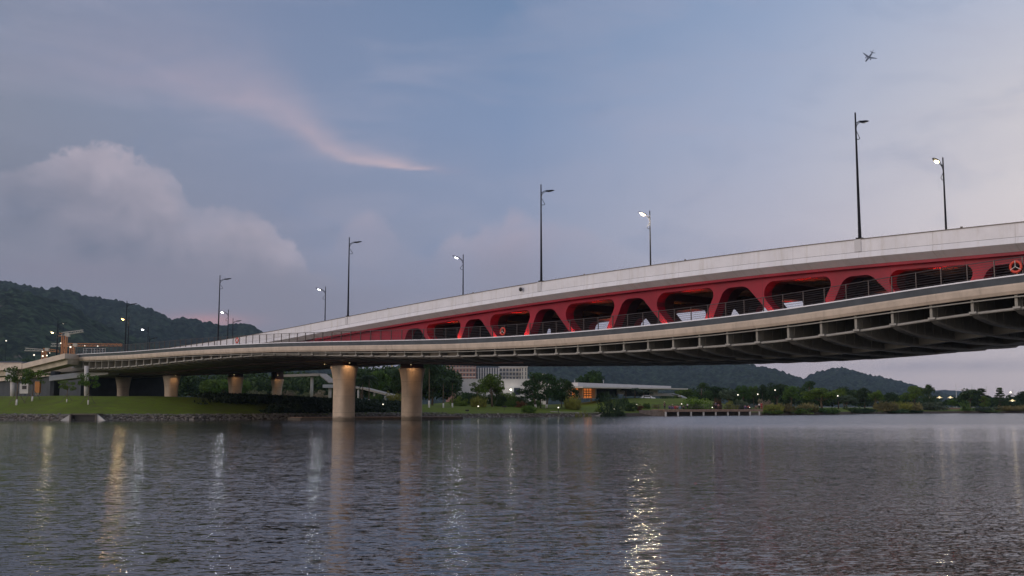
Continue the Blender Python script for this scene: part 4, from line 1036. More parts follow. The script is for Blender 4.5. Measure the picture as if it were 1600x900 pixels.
# shrubs and reeds along the right-hand water edge
SH = [('bush', L_bright, 1090, 618, 292, 50, 'light green shrubbery behind the left half of the boardwalk'),
 ('reed', L_rust, 1121, 620, 284, 14, 'upright rusty plants beside the person at the boardwalk middle'),
 ('bush', L_yellow, 1142, 625, 284, 22, 'yellow shrub behind the boardwalk middle'),
 ('bush', L_grey, 1160, 623, 288, 28, 'grey-green shrub behind the right half of the boardwalk'),
 ('bush', L_flower, 1196, 622, 292, 20, 'pale blossoming shrub behind the right end of the boardwalk'),
 ('reed', L_yellow, 1208, 629, 284, 30, 'yellowish reeds just right of the boardwalk end'),
 ('reed', L_reed, 1226, 627, 286, 34, 'tan reeds second clump right of the boardwalk'),
 ('reed', L_reed, 1262, 627, 288, 30, 'tan topped reeds before the broad rounded tree'),
 ('bush', L_mid, 1245, 636, 280, 50, 'low green thicket along the water before the tan reeds'),
 ('bush', L_mid, 1292, 636, 282, 44, 'low green thicket along the water under the broad rounded tree'),
 ('bush', L_mid, 1205, 640, 279, 30, 'low green thicket at the water by the boardwalk end'),
 ('bush', L_dark, 1330, 632, 296, 26, 'dark bush at the tip of the reed bank'),
 ('reed', L_reed, 1384, 624, 352, 36, 'tall tan reeds, left clump of the far bank'),
 ('reed', L_yellow, 1404, 626, 350, 34, 'tall golden reeds, middle clump of the far bank'),
 ('reed', L_reed, 1424, 627, 350, 30, 'tan reeds left of the small boardwalk'),
 ('bush', L_dark, 1350, 637, 345, 40, 'dark clipped band of shrubs on the far bank'),
 ('bush', L_dark, 1392, 638, 343, 50, 'dark shrubs at the foot of the golden reeds'),
 ('bush', L_dark, 1428, 639, 345, 26, 'dark shrubs at the waterline left of the small boardwalk'),
 ('cycad', L_bright, 1508, 624, 352, 26, 'bright green fountain shaped clump right of the small boardwalk'),
 ('bush', L_grey, 1537, 633, 356, 40, 'grey-green shrubs right of the fountain shaped clump'),
 ('bush', L_mid, 1546, 640, 352, 36, 'low green shrubs on the waterline near the right edge'),
 ('reed', L_reed, 1576, 632, 360, 44, 'brownish reeds near the right edge of the view'),
 ('reed', L_reed, 1606, 630, 362, 40, 'brownish reeds cut by the right edge of the view'),
 ('bush', L_grey, 1455, 626, 384, 44, 'grey-green shrubs behind the small boardwalk')]
for k, (kd, m, x, yt, Y, w, lab) in enumerate(SH):
    sh_ = shoreY(uv(x, yt)[0]); Y = sh_ + (1.2 if 'water' in lab or 'tip' in lab or 'foot' in lab or 'clipped' in lab else (9 if 'behind' in lab else 3.5))
    if 1085 < x < 1200 and 'low' not in lab: Y = sh_ + 7 + (x % 7)
    plant(kd, m, x, yt, Y, w * 1.35, lab, 'shrubs and reeds of the far shore', k % 3)
# far wood behind the right shore and behind the bridge: reads as one mass
def wood(name, x0, x1, y0, y1, Y, m, n, label, gz=None):
    rs = np.random.RandomState(int(abs(x0)) + 3); lv = []
    for i in range(n):
        x = rs.uniform(x0, x1); yt = rs.uniform(y0, y1); YY = Y * rs.uniform(.95, 1.08); u, v = uv(x, yt); X = u * YY; zt = v * YY; zb = ground_z(X, YY) if gz is None else gz
        w = rs.uniform(4, 7)
        for k in range(5): lv.append(leaf_quads(rs, (X + rs.uniform(-2, 2), YY, zb + (zt - zb) * rs.uniform(.35, .85)), (w * .5, w * .5, (zt - zb) * .22), 70, .55))
    return tag(quads_obj(name, np.concatenate(lv), m, None), label, 'wood', None, 'stuff')
wood('wood', 1040, 1350, 604, 616, 400, L_dark, 60, 'dark continuous wood behind the trees of the far shore')
wood('wood', 1340, 1640, 616, 626, 460, L_dark, 60, 'low dark wood behind the garden lamps on the right')
wood('wood', 150, 540, 574, 598, 330, L_dark, 90, 'dark wood seen low under the left half of the bridge')
wood('wood', 540, 700, 566, 590, 300, L_dark, 70, 'dark wood behind the river piers')
wood('wood', -60, 130, 556, 575, 520, L_dark, 40, 'dark scrub on the hill foot behind the left ramp')
plant('bush', L_dark, 975, 622, 262, 24, 'dark shrub below the short palms of the pavilion', None)
# pale flowering hedge under the bridge
for k, x in enumerate((392, 420, 448, 476, 504)):
    plant('bush', L_flower, x, 608 + k % 2, 262, 36, ['pale flowering hedge right of the third pier', 'pale flowering hedge left of the slim flared pier', 'pale flowering hedge right of the slim flared pier', 'pale flowering hedge behind the round white column', 'pale flowering hedge beside the left-hand river pier'][k], 'pale flowering hedges under the bridge', ybase=625)
for k, x in enumerate((330, 350, 375)):
    plant('round', L_mid, x, 592, 290, 40, ['green tree glimpsed in the dark gap left of the third pier', 'green tree glimpsed just behind the third pier', 'green tree glimpsed right of the third pier'][k], 'trees glimpsed under the bridge', 0)
# dark low planting under the bridge, leaf colour also carries the bridge's shade
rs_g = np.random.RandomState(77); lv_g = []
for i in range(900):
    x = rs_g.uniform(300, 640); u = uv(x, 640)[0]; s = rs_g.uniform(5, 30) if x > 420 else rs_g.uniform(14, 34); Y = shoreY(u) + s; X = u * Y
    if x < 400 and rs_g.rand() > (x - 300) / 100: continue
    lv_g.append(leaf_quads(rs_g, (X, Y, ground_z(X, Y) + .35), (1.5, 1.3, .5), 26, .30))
tag(quads_obj('shade_ground_cover', np.concatenate(lv_g), L_cover_shade, None), 'dark low ground cover under the bridge, its leaves coloured darker to hold the shade', 'ground cover', None, 'stuff')
# staked young trees on the left lawn
def stakes(o, n=3):
    mk_ = MB()
    for k in range(n):
        a = .5 + k * 2 * math.pi / n; mk_.tube([(0, 0, .38), (math.cos(a) * .34, math.sin(a) * .34, 0)], .010, 5)
    s_ = mk_.obj('prop_stakes', M_stake, o)
    return s_
for x, yt, yb, w, m, lab in [(29, 572, 632.5, 44, L_mid, 'leftmost staked young tree on the lawn, dark sparse crown over the ramp'), (53, 575, 626, 42, L_bright, 'bright green staked young tree in front of the orange cabinet'),
                              (106, 594, 628, 30, L_mid, 'smallest staked young tree between the two white columns'), (140, 583, 632, 38, L_mid, 'staked young tree beside the right white column')]:
    Y = 0
    for cand in np.arange(170, 200, .25):
        u, v = uv(x, yb)
        if ground_z(u * cand, cand) <= v * cand: Y = cand
    Y = Y or 185; Y = min(Y, 186)
    o = plant('young', m, x, yt, Y, w, lab, 'staked young trees on the left lawn', 0, True)
    stakes(o)

# ------------------------------------------------------------------ access ramps, columns
def beam(mbx, a, b, w, h):
    """box beam whose top edge runs from a to b"""
    a = Vector(a); b = Vector(b); d = (b - a); d2 = Vector((d.x, d.y, 0)).normalized(); n_ = Vector((-d2.y, d2.x, 0)) * w / 2; hz = Vector((0, 0, h))
    mbx.add([a - n_, a + n_, b + n_, b - n_, a - n_ - hz, a + n_ - hz, b + n_ - hz, b - n_ - hz], [(0, 3, 2, 1), (4, 5, 6, 7), (0, 1, 5, 4), (1, 2, 6, 5), (2, 3, 7, 6), (3, 0, 4, 7)]); return mbx
ra = empty('access_ramp', (0, 0, 0), 0, 'cream access ramp sloping down to the left from the bridge end on white columns', 'ramp')
e0 = at(114, 553, 197); e1 = at(48, 569, 200); e2 = at(0, 572.5, 203); e3 = at(-160, 590, 212)
mk = MB(); beam(mk, e0, e1, 4.2, .95); beam(mk, e1, e2, 4.2, .95); beam(mk, e2, e3, 4.2, .95); mk.obj('ramp_slab', M_beige, ra)
dn_ = Vector((0, .3, -.953))
mk = MB(); beam(mk, e0 + dn_, e1 + dn_, 3.0, 1.0); beam(mk, e1 + dn_, e2 + dn_, 3.0, 1.0); beam(mk, e2 + dn_, e3 + dn_, 3., 1.); mk.obj('ramp_girder', M_under, ra)
for x, yt, yb, Y in ((135, 577, 621.5, 193), (19.5, 594, 621, 199)):
    a = at(x, yt, Y); b_ = at(x, yb, Y); MB().tube([(b_.x, b_.y, min(b_.z, ground_z(b_.x, b_.y)) - .2), (a.x, a.y, a.z + (.6 if x > 100 else 0))], .40, 20).obj('column', M_cconc, ra, True)
a = at(16, 586, 199); MB().box((a.x + .2, a.y, a.z), (1.4, 1.6, 2.3)).obj('column_head', M_cconc, ra)
mk = MB()
for i in range(9):
    a = at(130 + i * 4.3, 552.3, 200); mk.tube([a, a + Vector((0, 0, .95))], .03, 5)
a = at(130, 552.3, 200); b_ = at(165, 552.3, 200); mk.tube([a + Vector((0, 0, .95)), b_ + Vector((0, 0, .95))], .03, 5); mk.tube([a + Vector((0, 0, .5)), b_ + Vector((0, 0, .5))], .025, 5)
mk.obj('guard_rail', M_limewash, ra)
rb = empty('lower_ramp', (0, 0, 0), 0, 'grey sloping ramp beam under the bridge end behind the right white column', 'ramp')
mk = MB(); beam(mk, at(86, 587.5, 208), at(178, 577, 203), 3., 1.0); mk.obj('ramp_slab', M_grey, rb)
MB().box(at(86, 600, 209) , (.8, 2.6, 5)).obj('ramp_pier', M_darkwall, rb)
M_footb = mat('weathered_cream', (.33, .30, .26), .8)
rc = empty('footbridge_ramp', (0, 0, 0), 0, 'pale footbridge deck on round columns seen behind the left river pier', 'footbridge')
mk = MB(); beam(mk, at(440, 585.8, 240), at(503, 583.6, 236), 2.6, .55); mk.obj('deck', M_footb, rc)
mk = MB(); beam(mk, at(504, 584, 236), at(520, 597, 232), 2., .22); mk.obj('stair', M_footb, rc)
for x, Y, r in ((487.5, 237, .34), (515.5, 231, .36)):
    a = at(x, 588 if x < 500 else 605, Y); MB().tube([(a.x, a.y, ground_z(a.x, a.y) - .3), (a.x, a.y, a.z)], r, 18).obj('column', M_cconc, rc, True)
mk = MB(); a = at(515, 603.5, 231); mk.box(a, (2.6, 2.4, .7)); mk.obj('landing', M_grey, rc)
rd = empty('stair_ramp', (0, 0, 0), 0, 'cream ramp descending to the right between the river piers', 'ramp')
mk = MB(); beam(mk, at(548, 603, 252), at(572, 606, 250), 2.6, .4); beam(mk, at(572, 606, 250), at(612, 616, 246), 2.6, .4); beam(mk, at(612, 616, 246), at(640, 624, 243), 2.6, .4); mk.obj('ramp_slab', M_footb, rd)
for x, y in ((560, 609), (585, 614), (602, 619)): a = at(x, y, 250); MB().tube([(a.x, a.y, ground_z(a.x, a.y) - .3), (a.x, a.y, a.z + .1)], .22, 10).obj('column', M_cconc, rd, True)
# cabinets and signs under the left ramp
def cab(x0, x1, y0, y1, Y): a = at(x0, y0, Y); b_ = at(x1, y1, Y); return (a + b_) / 2, abs(b_.x - a.x), abs(a.z - b_.z)
c, w, h = cab(32.5, 45, 600, 615, 198)
kb = empty('control_cabinet', c - Vector((0, 0, h / 2)), 0, 'pale grey cabinet with black window under the left ramp', 'cabinet')
MB().box((0, 0, h / 2), (w, .8, h)).obj('body', M_cconc, kb); MB().box((.05 * w, -.41, h * .64), (w * .52, .04, h * .36)).obj('window', M_black, kb); MB().box((0, 0, h + .03), (w * 1.04, .86, .06)).obj('lid', M_grey, kb)
c, w, h = cab(56, 62.5, 596, 613.5, 197)
kb = empty('orange_cabinet', c - Vector((0, 0, h / 2)), 0, 'narrow orange cabinet with a cap behind the bright green young tree', 'cabinet')
MB().box((0, 0, h / 2), (w, .7, h)).obj('body', mat('orange_panel', (.42, .16, .03), .5), kb); MB().box((0, 0, h + .04), (w * 1.1, .8, .08)).obj('lid', M_cap, kb); MB().box((0, 0, -.25), (w * .7, .5, .5)).obj('plinth', M_conc, kb)
c, w, h = cab(35, 45, 585, 600, 200)
kb = empty('green_signboard', c, 0, 'dark green signboard with pale patches above the grey cabinet', 'sign')
MB().box((0, 0, 0), (w, .1, h)).obj('board', mat('sign_green', (.01, .07, .05), .5), kb); MB().box((0, -.07, h * .24), (w * .5, .04, h * .2)).obj('upper_panel', M_grey, kb); MB().box((0, -.07, -h * .22), (w * .3, .04, h * .28)).obj('lower_panel', M_grey, kb)
MB().tube([(0, .1, -h / 2 - 2.2), (0, .1, 0)], .06).obj('post', M_pole, kb)
# small signs and floodlights on the bank
for x, y, Y, lab in ((251, 641, 174, 'small black floodlight on a post among the shore rocks'), (730, 642, 213, 'small black floodlight on the lawn right of the river piers'), (788, 636, 224, 'dark boxy bench like fitting on the lawn below the white wall')):
    a = at(x, y, Y); g0 = ground_z(a.x, a.y); fl = empty('floodlight', (a.x, a.y, g0), 0, lab, 'floodlight')
    MB().tube([(0, 0, 0), (0, 0, a.z - g0)], .035).obj('stem', M_black, fl); MB().box((0, 0, a.z - g0 + .1), (.75 if Y < 220 else .9, .25, .28)).obj('housing', M_black, fl)
lg = None
for x, y, Y, e, lab in ((169.5, 622, 186, 60, 'glowing lawn light under the bridge near the second pier'), (598.5, 633, 212, 90, 'glowing lawn light between the river piers'), (747.3, 636, 224, 120, 'glowing lawn light beside the white washed trunk'), (872.5, 638, 226, 140, 'glowing lawn light right of the big spreading tree'),
                        (1113, 637.5, 274, 40, 'glowing light at the middle of the boardwalk'), (1171, 637.5, 280, 40, 'glowing light at the right end of the boardwalk'), (1065, 632, 276, 30, 'round white lamp among the seated people'), (995, 633, 252, 20, 'small pale light in the rusty shrub'), (960, 640, 236, 16, 'dim light on the far shore path')):
    a = at(x, y, Y); g0 = min(ground_z(a.x, a.y), a.z - .2)
    if 1040 < x < 1190: Y = 236 + (x - 1038) / 154 * 21 + 2.2; a = at(x, y, Y); g0 = -.6
    if lg is None:
        lg = empty('garden_light', (0, 0, 0)); MB().tube([(0, 0, -1), (0, 0, 0)], .05).obj('stem', M_black, lg); MB().ell((0, 0, .12), (.11, .11, .09)).obj('globe', E_spot, lg, True); MB().box((0, .0, .27), (.34, .34, .03)).obj('cap', M_black, lg); o = lg
    else: o = copy_tree(lg)
    o.location = a; tag(o, lab, 'garden light', 'small glowing garden lights'); s_ = 1.35 if Y < 230 else 1.1; o.scale = (s_, s_, max(1, (a.z - g0)))
    for ch in o.children:
        if ch.name.startswith('globe') or ch.name.startswith('cap'): ch.scale = (1, 1, s_ / o.scale[2])

# ------------------------------------------------------------------ distant buildings
def building(name, x0, x1, ytop, Y, depth, wallm, rows, cols, label, ybot=640, roofm=None, wh=.5, ww=.45, trim=None, cat='building', y0=None):
    a = at(x0, ytop, Y); b_ = at(x1, ybot, Y); w = b_.x - a.x; h = a.z - b_.z
    root = empty(name, ((a.x + b_.x) / 2, Y, b_.z), 0, label, cat)
    MB().box((0, depth / 2, h / 2), (w, depth, h)).obj('wall', wallm, root)
    MB().box((0, depth / 2, h + .3), (w + 1.2, depth + 1.2, .6)).obj('roof', roofm or M_bwhite, root)
    fh = 3.1; proto_w = None
    for r in range(rows):
        z = h - 1.9 - r * fh
        if trim: MB().box((0, -.12, z - 1.25), (w, .3, .35)).obj('floor_band', trim, root)
        for c_ in range(cols):
            x = -w / 2 + w * (c_ + .5) / cols; ws, hs = w / cols * ww, fh * wh
            if proto_w is None:
                proto_w = MB().box((0, -.04, 0), (ws, .16, hs)).obj('window', M_glass, root); wn_ = proto_w
            else: wn_ = proto_w.copy(); COL.objects.link(wn_); wn_.parent = root
            wn_.location = (x, 0, z)
    return root, w, h
building('apartment_block', 697, 743, 568, 760, 14, M_brown, 6, 9, 'reddish brown apartment block with white bands, left of the slate roofed one', trim=M_bwhite)
b2, w2, h2 = building('apartment_block', 743.5, 779, 574.5, 780, 14, M_slate, 5, 9, 'slate blue apartment block with tall white pilasters under a dark hipped roof', roofm=M_slate, wh=.7)
for c_ in range(10): MB().box((-w2 / 2 + w2 * c_ / 9, -.35, h2 / 2), (.9, .5, h2)).obj('pilaster', M_bwhite, b2)
b3, w3, h3 = building('apartment_block', 780, 816, 574, 800, 14, M_cream, 5, 7, 'pale apartment block with dark windows left of a brown tower', wh=.65, ww=.7, trim=M_bwhite)
b4, w4, h4 = building('apartment_block', 814, 824, 573.5, 790, 10, M_cream, 5, 2, 'narrow cream and brown stair tower at the end of the apartment row', wh=.8, ww=.3)
building('house', 832, 853, 584, 900, 10, M_cream, 2, 4, 'low grey roofed house right of the apartment blocks before the hill', roofm=M_slate)
# white walled building
a = at(712, 593, 318); b_ = at(832, 593.5, 318); g0 = -.5
wb = empty('white_building', ((a.x + b_.x) / 2, 318, g0), 0, 'plain white walled building below the apartment blocks with one lit lamp', 'building')
w = b_.x - a.x; h = a.z - g0
MB().box((0, 6, h / 2), (w, 12, h)).obj('wall', M_bwhite, wb); MB().box((0, 6, h + .1), (w + .3, 12.3, .2)).obj('roof_edge', M_grey, wb)
c, w_, h_ = cab(796, 812, 603.5, 617.5, 318); MB().box((c.x - wb.location.x, -.02, c.z - g0), (w_, .12, h_)).obj('window_recess', M_grey, wb)
c, w_, h_ = cab(803, 812.5, 606, 617, 318); MB().box((c.x - wb.location.x, -.12, c.z - g0), (w_, .12, h_)).obj('window', M_glass, wb)
c = at(798, 608.8, 317); MB().ell(c - Vector(wb.location), (.32, .32, .32)).obj('wall_lamp', E_spot, wb, True); point(c - Vector(wb.location) + Vector((0, -.6, 0)), 60, (1, .93, .8), .2, wb)
# pavilion with lit interior
pv = empty('pavilion', at(900, 622, 272), 0, 'long low pavilion with flat white roof and orange lit interior on the grass mound', 'pavilion'); PV = Vector(pv.location)
def rel(x, y, Y): return at(x, y, Y) - PV
mk = MB(); beam(mk, rel(879, 598, 270), rel(1027, 603.5, 316), 9, .95); mk.obj('roof', M_bwhite, pv)
mk = MB(); beam(mk, rel(876, 604.2, 268.5) , rel(1044, 607.2, 318), 13, .35); mk.obj('canopy', M_cream, pv)
def wallseg(name, x0, x1, yt, yb, m, off=0., th=.3):
    f_ = lambda x: 270 + (x - 879) * (316 - 270) / (1027 - 879) + off
    a0, a1 = rel(x0, yt, f_(x0)), rel(x1, yt, f_(x1)); b0 = rel((x0 + x1) / 2, yb, f_((x0 + x1) / 2))
    mk_ = MB(); beam(mk_, a0, a1, th, max(.2, (a0.z + a1.z) / 2 - b0.z)); return mk_.obj(name, m, pv)
wallseg('lit_window', 886, 905.5, 606.5, 622, E_int, 1.5); wallseg('lit_window', 908, 926, 607, 622, E_int, 1.5)
for x in (885.5, 907, 928): wallseg('column', x - 1.0, x + 1.0, 606.5, 622.5, M_cream, -.5, 1.2)
for x in (892, 901): wallseg('curtain', x - 1.3, x + 1.3, 609, 621, M_bwhite, 1.0, .2)
for x in (912, 916, 920): wallseg('mullion', x - .15, x + .15, 607.3, 621.5, M_cap, 1.0, .15)
for y in (610.5, 614, 617.5): wallseg('shelf_rail', 886, 926, y, y + .5, M_cap, .9, .12)
wallseg('recess_wall', 929, 964, 607.3, 622, M_darkwall, 2.5); wallseg('white_wall', 964, 975, 608, 616, M_cream, 0); wallseg('glazing', 975, 1018, 609, 619, M_glass, 1.5); wallseg('white_wall', 1015, 1027, 609.5, 617, M_cream, 0)
wallseg('curved_parapet', 1017, 1051, 614.5, 618.7, M_bwhite, -3, 1.0)
mk = MB(); pr = None
for (x0, y0, x1, y1) in ((1051, 614.9, 1062, 617.4), (1062, 617.4, 1069, 620.6), (1069, 620.6, 1074, 624)):
    beam(mk, rel(x0, y0, 318), rel(x1, y1, 314), 1.0, .45)
mk.obj('descending_parapet', M_bwhite, pv)
for x in (898, 943): MB().tube([rel(x, 599, 276 if x < 920 else 288), rel(x, 593.5, 276 if x < 920 else 288)], .06).obj('roof_mast', M_bwhite, pv)
for x, Y in ((894, 270.6), (918, 278)): point(rel(x, 612, Y + .4), 10, (1, .45, .15), .6, pv)
# white car on the mound
ca = at(1011, 626, 292); car = empty('parked_car', ca, R(8), 'white car parked on the grass mound before the pavilion palms', 'car')
body = [(-2.1, .25), (-2.15, .75), (-1.7, .95), (-1.15, 1.45), (.7, 1.48), (1.25, 1.0), (2.0, .88), (2.15, .6), (2.1, .25)]
vs = [(x, s_ * .85, z) for s_ in (-1, 1) for x, z in body]; k = len(body); fs = [tuple(range(k)), tuple(range(k, 2 * k))[::-1]] + [(i, i + k, (i + 1) % k + k, (i + 1) % k) for i in range(k)]
mesh_obj('body', vs, fs, M_car, car); MB().box((-.2, -.86, 1.2), (1.9, .04, .36)).obj('side_window', M_glass, car)
for x in (-1.35, 1.35):
    for s_ in (-.85, .85): wl = MB(); wl.tube([(x, s_ - .1, .32), (x, s_ + .1, .32)], .32, 16); wh_ = wl.obj('wheel', M_tyre, car); rm_ = MB(); rm_.tube([(x, s_ - .115, .32), (x, s_ + .115, .32)], .18, 12); rm_.obj('rim', M_car, wh_)
for s_ in (-.6, .6): MB().box((2.1, s_, .68), (.1, .3, .14)).obj('headlight', E_spot, car)
# boardwalks
def boardwalk(x0, x1, Y0, Y1, zdeck, posts, ywater, label, wdt=4., rail=True):
    a, b_ = at(x0, 640, Y0), at(x1, 640, Y1); a.z = b_.z = zdeck
    root = empty('boardwalk', (a.x, a.y, -2), 0, label, 'boardwalk'); o_ = Vector(root.location)
    d_ = (b_ - a).normalized(); n_ = Vector((-d_.y, d_.x, 0)); 
    mk_ = MB(); beam(mk_, a + n_ * wdt / 2 - o_, b_ + n_ * wdt / 2 - o_, wdt, .22); mk_.obj('deck', M_wood, root)
    mk_ = MB(); beam(mk_, a + n_ * .15 - o_ - Vector((0, 0, .225)), b_ + n_ * .15 - o_ - Vector((0, 0, .225)), .3, .32); mk_.obj('fascia', M_wood, root)
    for xp in posts:
        f_ = (xp - x0) / (x1 - x0); Yp = Y0 + (Y1 - Y0) * f_; p = at(xp, 640, Yp)
        MB().box((p.x - o_.x, p.y - o_.y, (zdeck - .55 + 2) / 2 - .2), (.38, .4, zdeck - .5 + 2 + .4)).obj('post', M_cconc, root)
    mk_ = MB(); beam(mk_, a + n_ * (wdt - .3) - o_ - Vector((0, 0, .3)), b_ + n_ * (wdt - .3) - o_ - Vector((0, 0, .3)), .2, 1.6); mk_.obj('shade_panel', M_dconc, root)  # added dark panel standing in for the shade beneath the deck
    if rail:
        mk_ = MB(); q0_, q1_ = a + n_ * (wdt - .2) - o_, b_ + n_ * (wdt - .2) - o_
        for hh in (1.05, .75, .45): mk_.tube([q0_ + Vector((0, 0, hh)), q1_ + Vector((0, 0, hh))], .035, 5)
        for i in range(17): p = q0_.lerp(q1_, i / 16); mk_.tube([p, p + Vector((0, 0, 1.1))], .045, 5)
        mk_.obj('railing', M_rail, root)
    return root
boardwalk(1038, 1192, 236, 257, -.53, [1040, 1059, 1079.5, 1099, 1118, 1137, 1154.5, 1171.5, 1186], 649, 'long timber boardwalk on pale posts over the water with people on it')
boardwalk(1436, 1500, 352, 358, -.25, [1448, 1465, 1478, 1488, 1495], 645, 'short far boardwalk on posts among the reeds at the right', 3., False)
pw = MB(); beam(pw, at(1000, 640.8, 240), at(1040, 640.8, 238.5), 3., 1.7); tag(pw.obj('planter_wall', M_wall2), 'dark low retaining wall joining the left end of the boardwalk', 'wall')
# lamps in the park on the right
def pk(x, y, Y, lab, kind, e):
    a = at(x, y, Y); g0 = ground_z(a.x, a.y); root = empty('garden_lamp', (a.x, a.y, g0), 0, lab, 'garden lamp', 'lamps of the far shore park'); h = a.z - g0
    MB().tube([(0, 0, 0), (0, 0, h)], [.09, .05]).obj('post', M_pole, root)
    if kind == 'umb':
        mk_ = MB(); mk_.tube([(0, 0, h + .75), (0, 0, h + .35), (0, 0, h + .1)], [.1, .5, 1.15], 12); mk_.obj('shade', E_soft, root); MB().ell((0, 0, h + .05), (.3, .3, .14)).obj('bulb', E_spot, root, True)
    else: MB().ell((0, 0, h), ((.18, .18, .18) if kind == 's' else (.34, .34, .34))).obj('bulb', E_spot, root, True)
    if e: point((0, 0, h - .5), e * .008, (1, .8, .5), .3, root)
for x, y, Y, lab, kind, e in [(1351, 619.5, 400, 'umbrella shaped lit lamp, leftmost of the park lamps, before dark trees', 'umb', 250), (1380, 621, 410, 'faint yellow lamp between the two left umbrella lamps', 's', 0), (1403, 621.5, 410, 'umbrella lamp right of the golden reeds', 'umb', 200),
    (1453, 620.5, 415, 'small white light in front of the dark pointed crown', 's', 0), (1468, 622, 410, 'left one of the close pair of umbrella lamps', 'umb', 250), (1485, 622, 410, 'right one of the close pair of umbrella lamps', 'umb', 250), (1582, 627, 400, 'low golden umbrella lamp near the right edge', 'umb', 150),
    (1579, 613, 430, 'bright white lamp on a tall post near the right edge', 'w', 500), (1504, 614.5, 420, 'white lamp at the left side of the large rounded tree', 'w', 0), (1184, 616, 300, 'small lamp in the trees over the right end of the boardwalk', 's', 0), (1153, 617, 300, 'small pale lamp in the trees over the boardwalk middle', 's', 0),
    (1309, 618.5, 300, 'small white lamp at the top of the willow-like tree', 's', 0), (1211, 609.5, 312, 'small lamp high in the dark tree behind the reeds', 's', 0)]: pk(x, y, Y, lab, kind, e)
for x, y, Y, lab in ((1493.5, 600, 1500, 'thin grey mast, leftmost of three on the horizon'), (1518.5, 600, 1500, 'thin grey mast, middle of three on the horizon'), (1541, 603, 1500, 'thin grey mast, rightmost of three on the horizon'), (1582.5, 609, 900, 'dark slender pole right of the bright white lamp')):
    a = at(x, y, Y); MB_ = MB().tube([(0, 0, 0), (0, 0, a.z + 1)], [.5, .3]); o = MB_.obj('radio_mast', M_grey); o.location = (a.x, a.y, -1); tag(o, lab, 'mast')
# left: site with tower cranes, shed, lights
def crane(x, ytop, ybase, Y, jib, label, m=M_crane):
    base = at(x, ybase, Y); top = at(x, ytop, Y); root = empty('tower_crane', (base.x, Y, 0), 0, label, 'crane'); w = 2.0; zt = top.z
    mk_ = MB()
    for sx_ in (-1, 1):
        for sy_ in (-1, 1): mk_.box((sx_ * w / 2, sy_ * w / 2, zt / 2), (.45, .45, zt))
    z = 0; k = 0
    while z < zt - 2.4:
        for s_ in (-1, 1): mk_.tube([(-w / 2, s_ * w / 2, z), (w / 2, s_ * w / 2, z + 2.4)] if k % 2 else [(w / 2, s_ * w / 2, z), (-w / 2, s_ * w / 2, z + 2.4)], .16, 4)
        z += 2.4; k += 1
    mk_.obj('mast', m, root)
    for (xa, ya, xb, yb, nm, mm) in jib:
        a_ = at(xa, ya, Y) - Vector((base.x, Y, 0)); b2_ = at(xb, yb, Y) - Vector((base.x, Y, 0)); jb = MB(); L2 = (b2_ - a_).length; n2 = int(L2 / 2.2); up_ = Vector((0, 0, 1.6))
        for s_ in (-.7, .7): jb.tube([a_ + Vector((0, s_, 0)), b2_ + Vector((0, s_, 0))], .22, 4)
        jb.tube([a_ + up_, b2_ + up_ * .6], .22, 4)
        for i in range(n2):
            p, q = a_.lerp(b2_, i / n2), a_.lerp(b2_, (i + .5) / n2); r_ = a_.lerp(b2_, (i + 1) / n2); jb.tube([p + Vector((0, -.7, 0)), q + up_ * .9, r_ + Vector((0, -.7, 0))], .13, 4)
        jb.obj(nm, mm, root)
    MB().box((1.6, 0, zt + .6), (2.2, 1.8, 2.)).obj('cab', M_cranew, root)
crane(97.5, 525, 600, 560, [(96, 524.5, 130, 518.5, 'jib', M_cranew), (92, 525, 97, 524.5, 'counter_jib', M_crane)], 'orange tower crane with a short raised pale jib above the left bridge end')
crane(110.5, 541, 600, 600, [(100, 541, 191, 540.5, 'jib', M_crane), (80, 541, 110, 541, 'counter_jib', M_cranew)], 'orange tower crane whose long level jib runs just above the bridge railing')
crane(67, 548, 600, 640, [(39, 548, 67, 548.5, 'counter_jib', M_cranew), (67, 548.5, 92, 550, 'jib', M_crane)], 'low orange crane left of the others beyond the blue roof')
a = at(46, 566, 330); b_ = at(92, 566, 330); tp = at(60, 559, 330)
sd = empty('site_shed', ((a.x + b_.x) / 2, 335, 0), 0, 'long low shed with blue-grey roof behind the left ramp', 'shed'); w = b_.x - a.x
MB().box((0, 0, a.z / 2), (w, 10, a.z)).obj('wall', M_grey, sd); h = tp.z - a.z
mesh_obj('roof', [(-w / 2 - .4, -5.4, a.z + .01), (w / 2 + .4, -5.4, a.z + .01), (w / 2 + .4, 5.4, a.z + h), (-w / 2 - .4, 5.4, a.z + h), (-w / 2 - .4, -5.4, a.z - .2), (w / 2 + .4, -5.4, a.z - .2), (w / 2 + .4, 5.4, a.z - .2), (-w / 2 - .4, 5.4, a.z - .2)], [(0, 1, 2, 3), (7, 6, 5, 4), (0, 4, 5, 1), (1, 5, 6, 2), (2, 6, 7, 3), (3, 7, 4, 0)], M_blueroof, sd)
a = at(-30, 567, 340); b_ = at(40, 567, 340); ww_ = b_.x - a.x
sd = empty('site_hoarding', ((a.x + b_.x) / 2, 340, 0), 0, 'grey low building strip behind the leftmost young tree', 'building'); MB().box((0, 0, a.z / 2), (ww_, 6, a.z)).obj('wall', M_conc, sd); MB().box((0, 0, a.z + .15), (ww_ + .4, 6.4, .3)).obj('roof', M_slate, sd)
sl = None
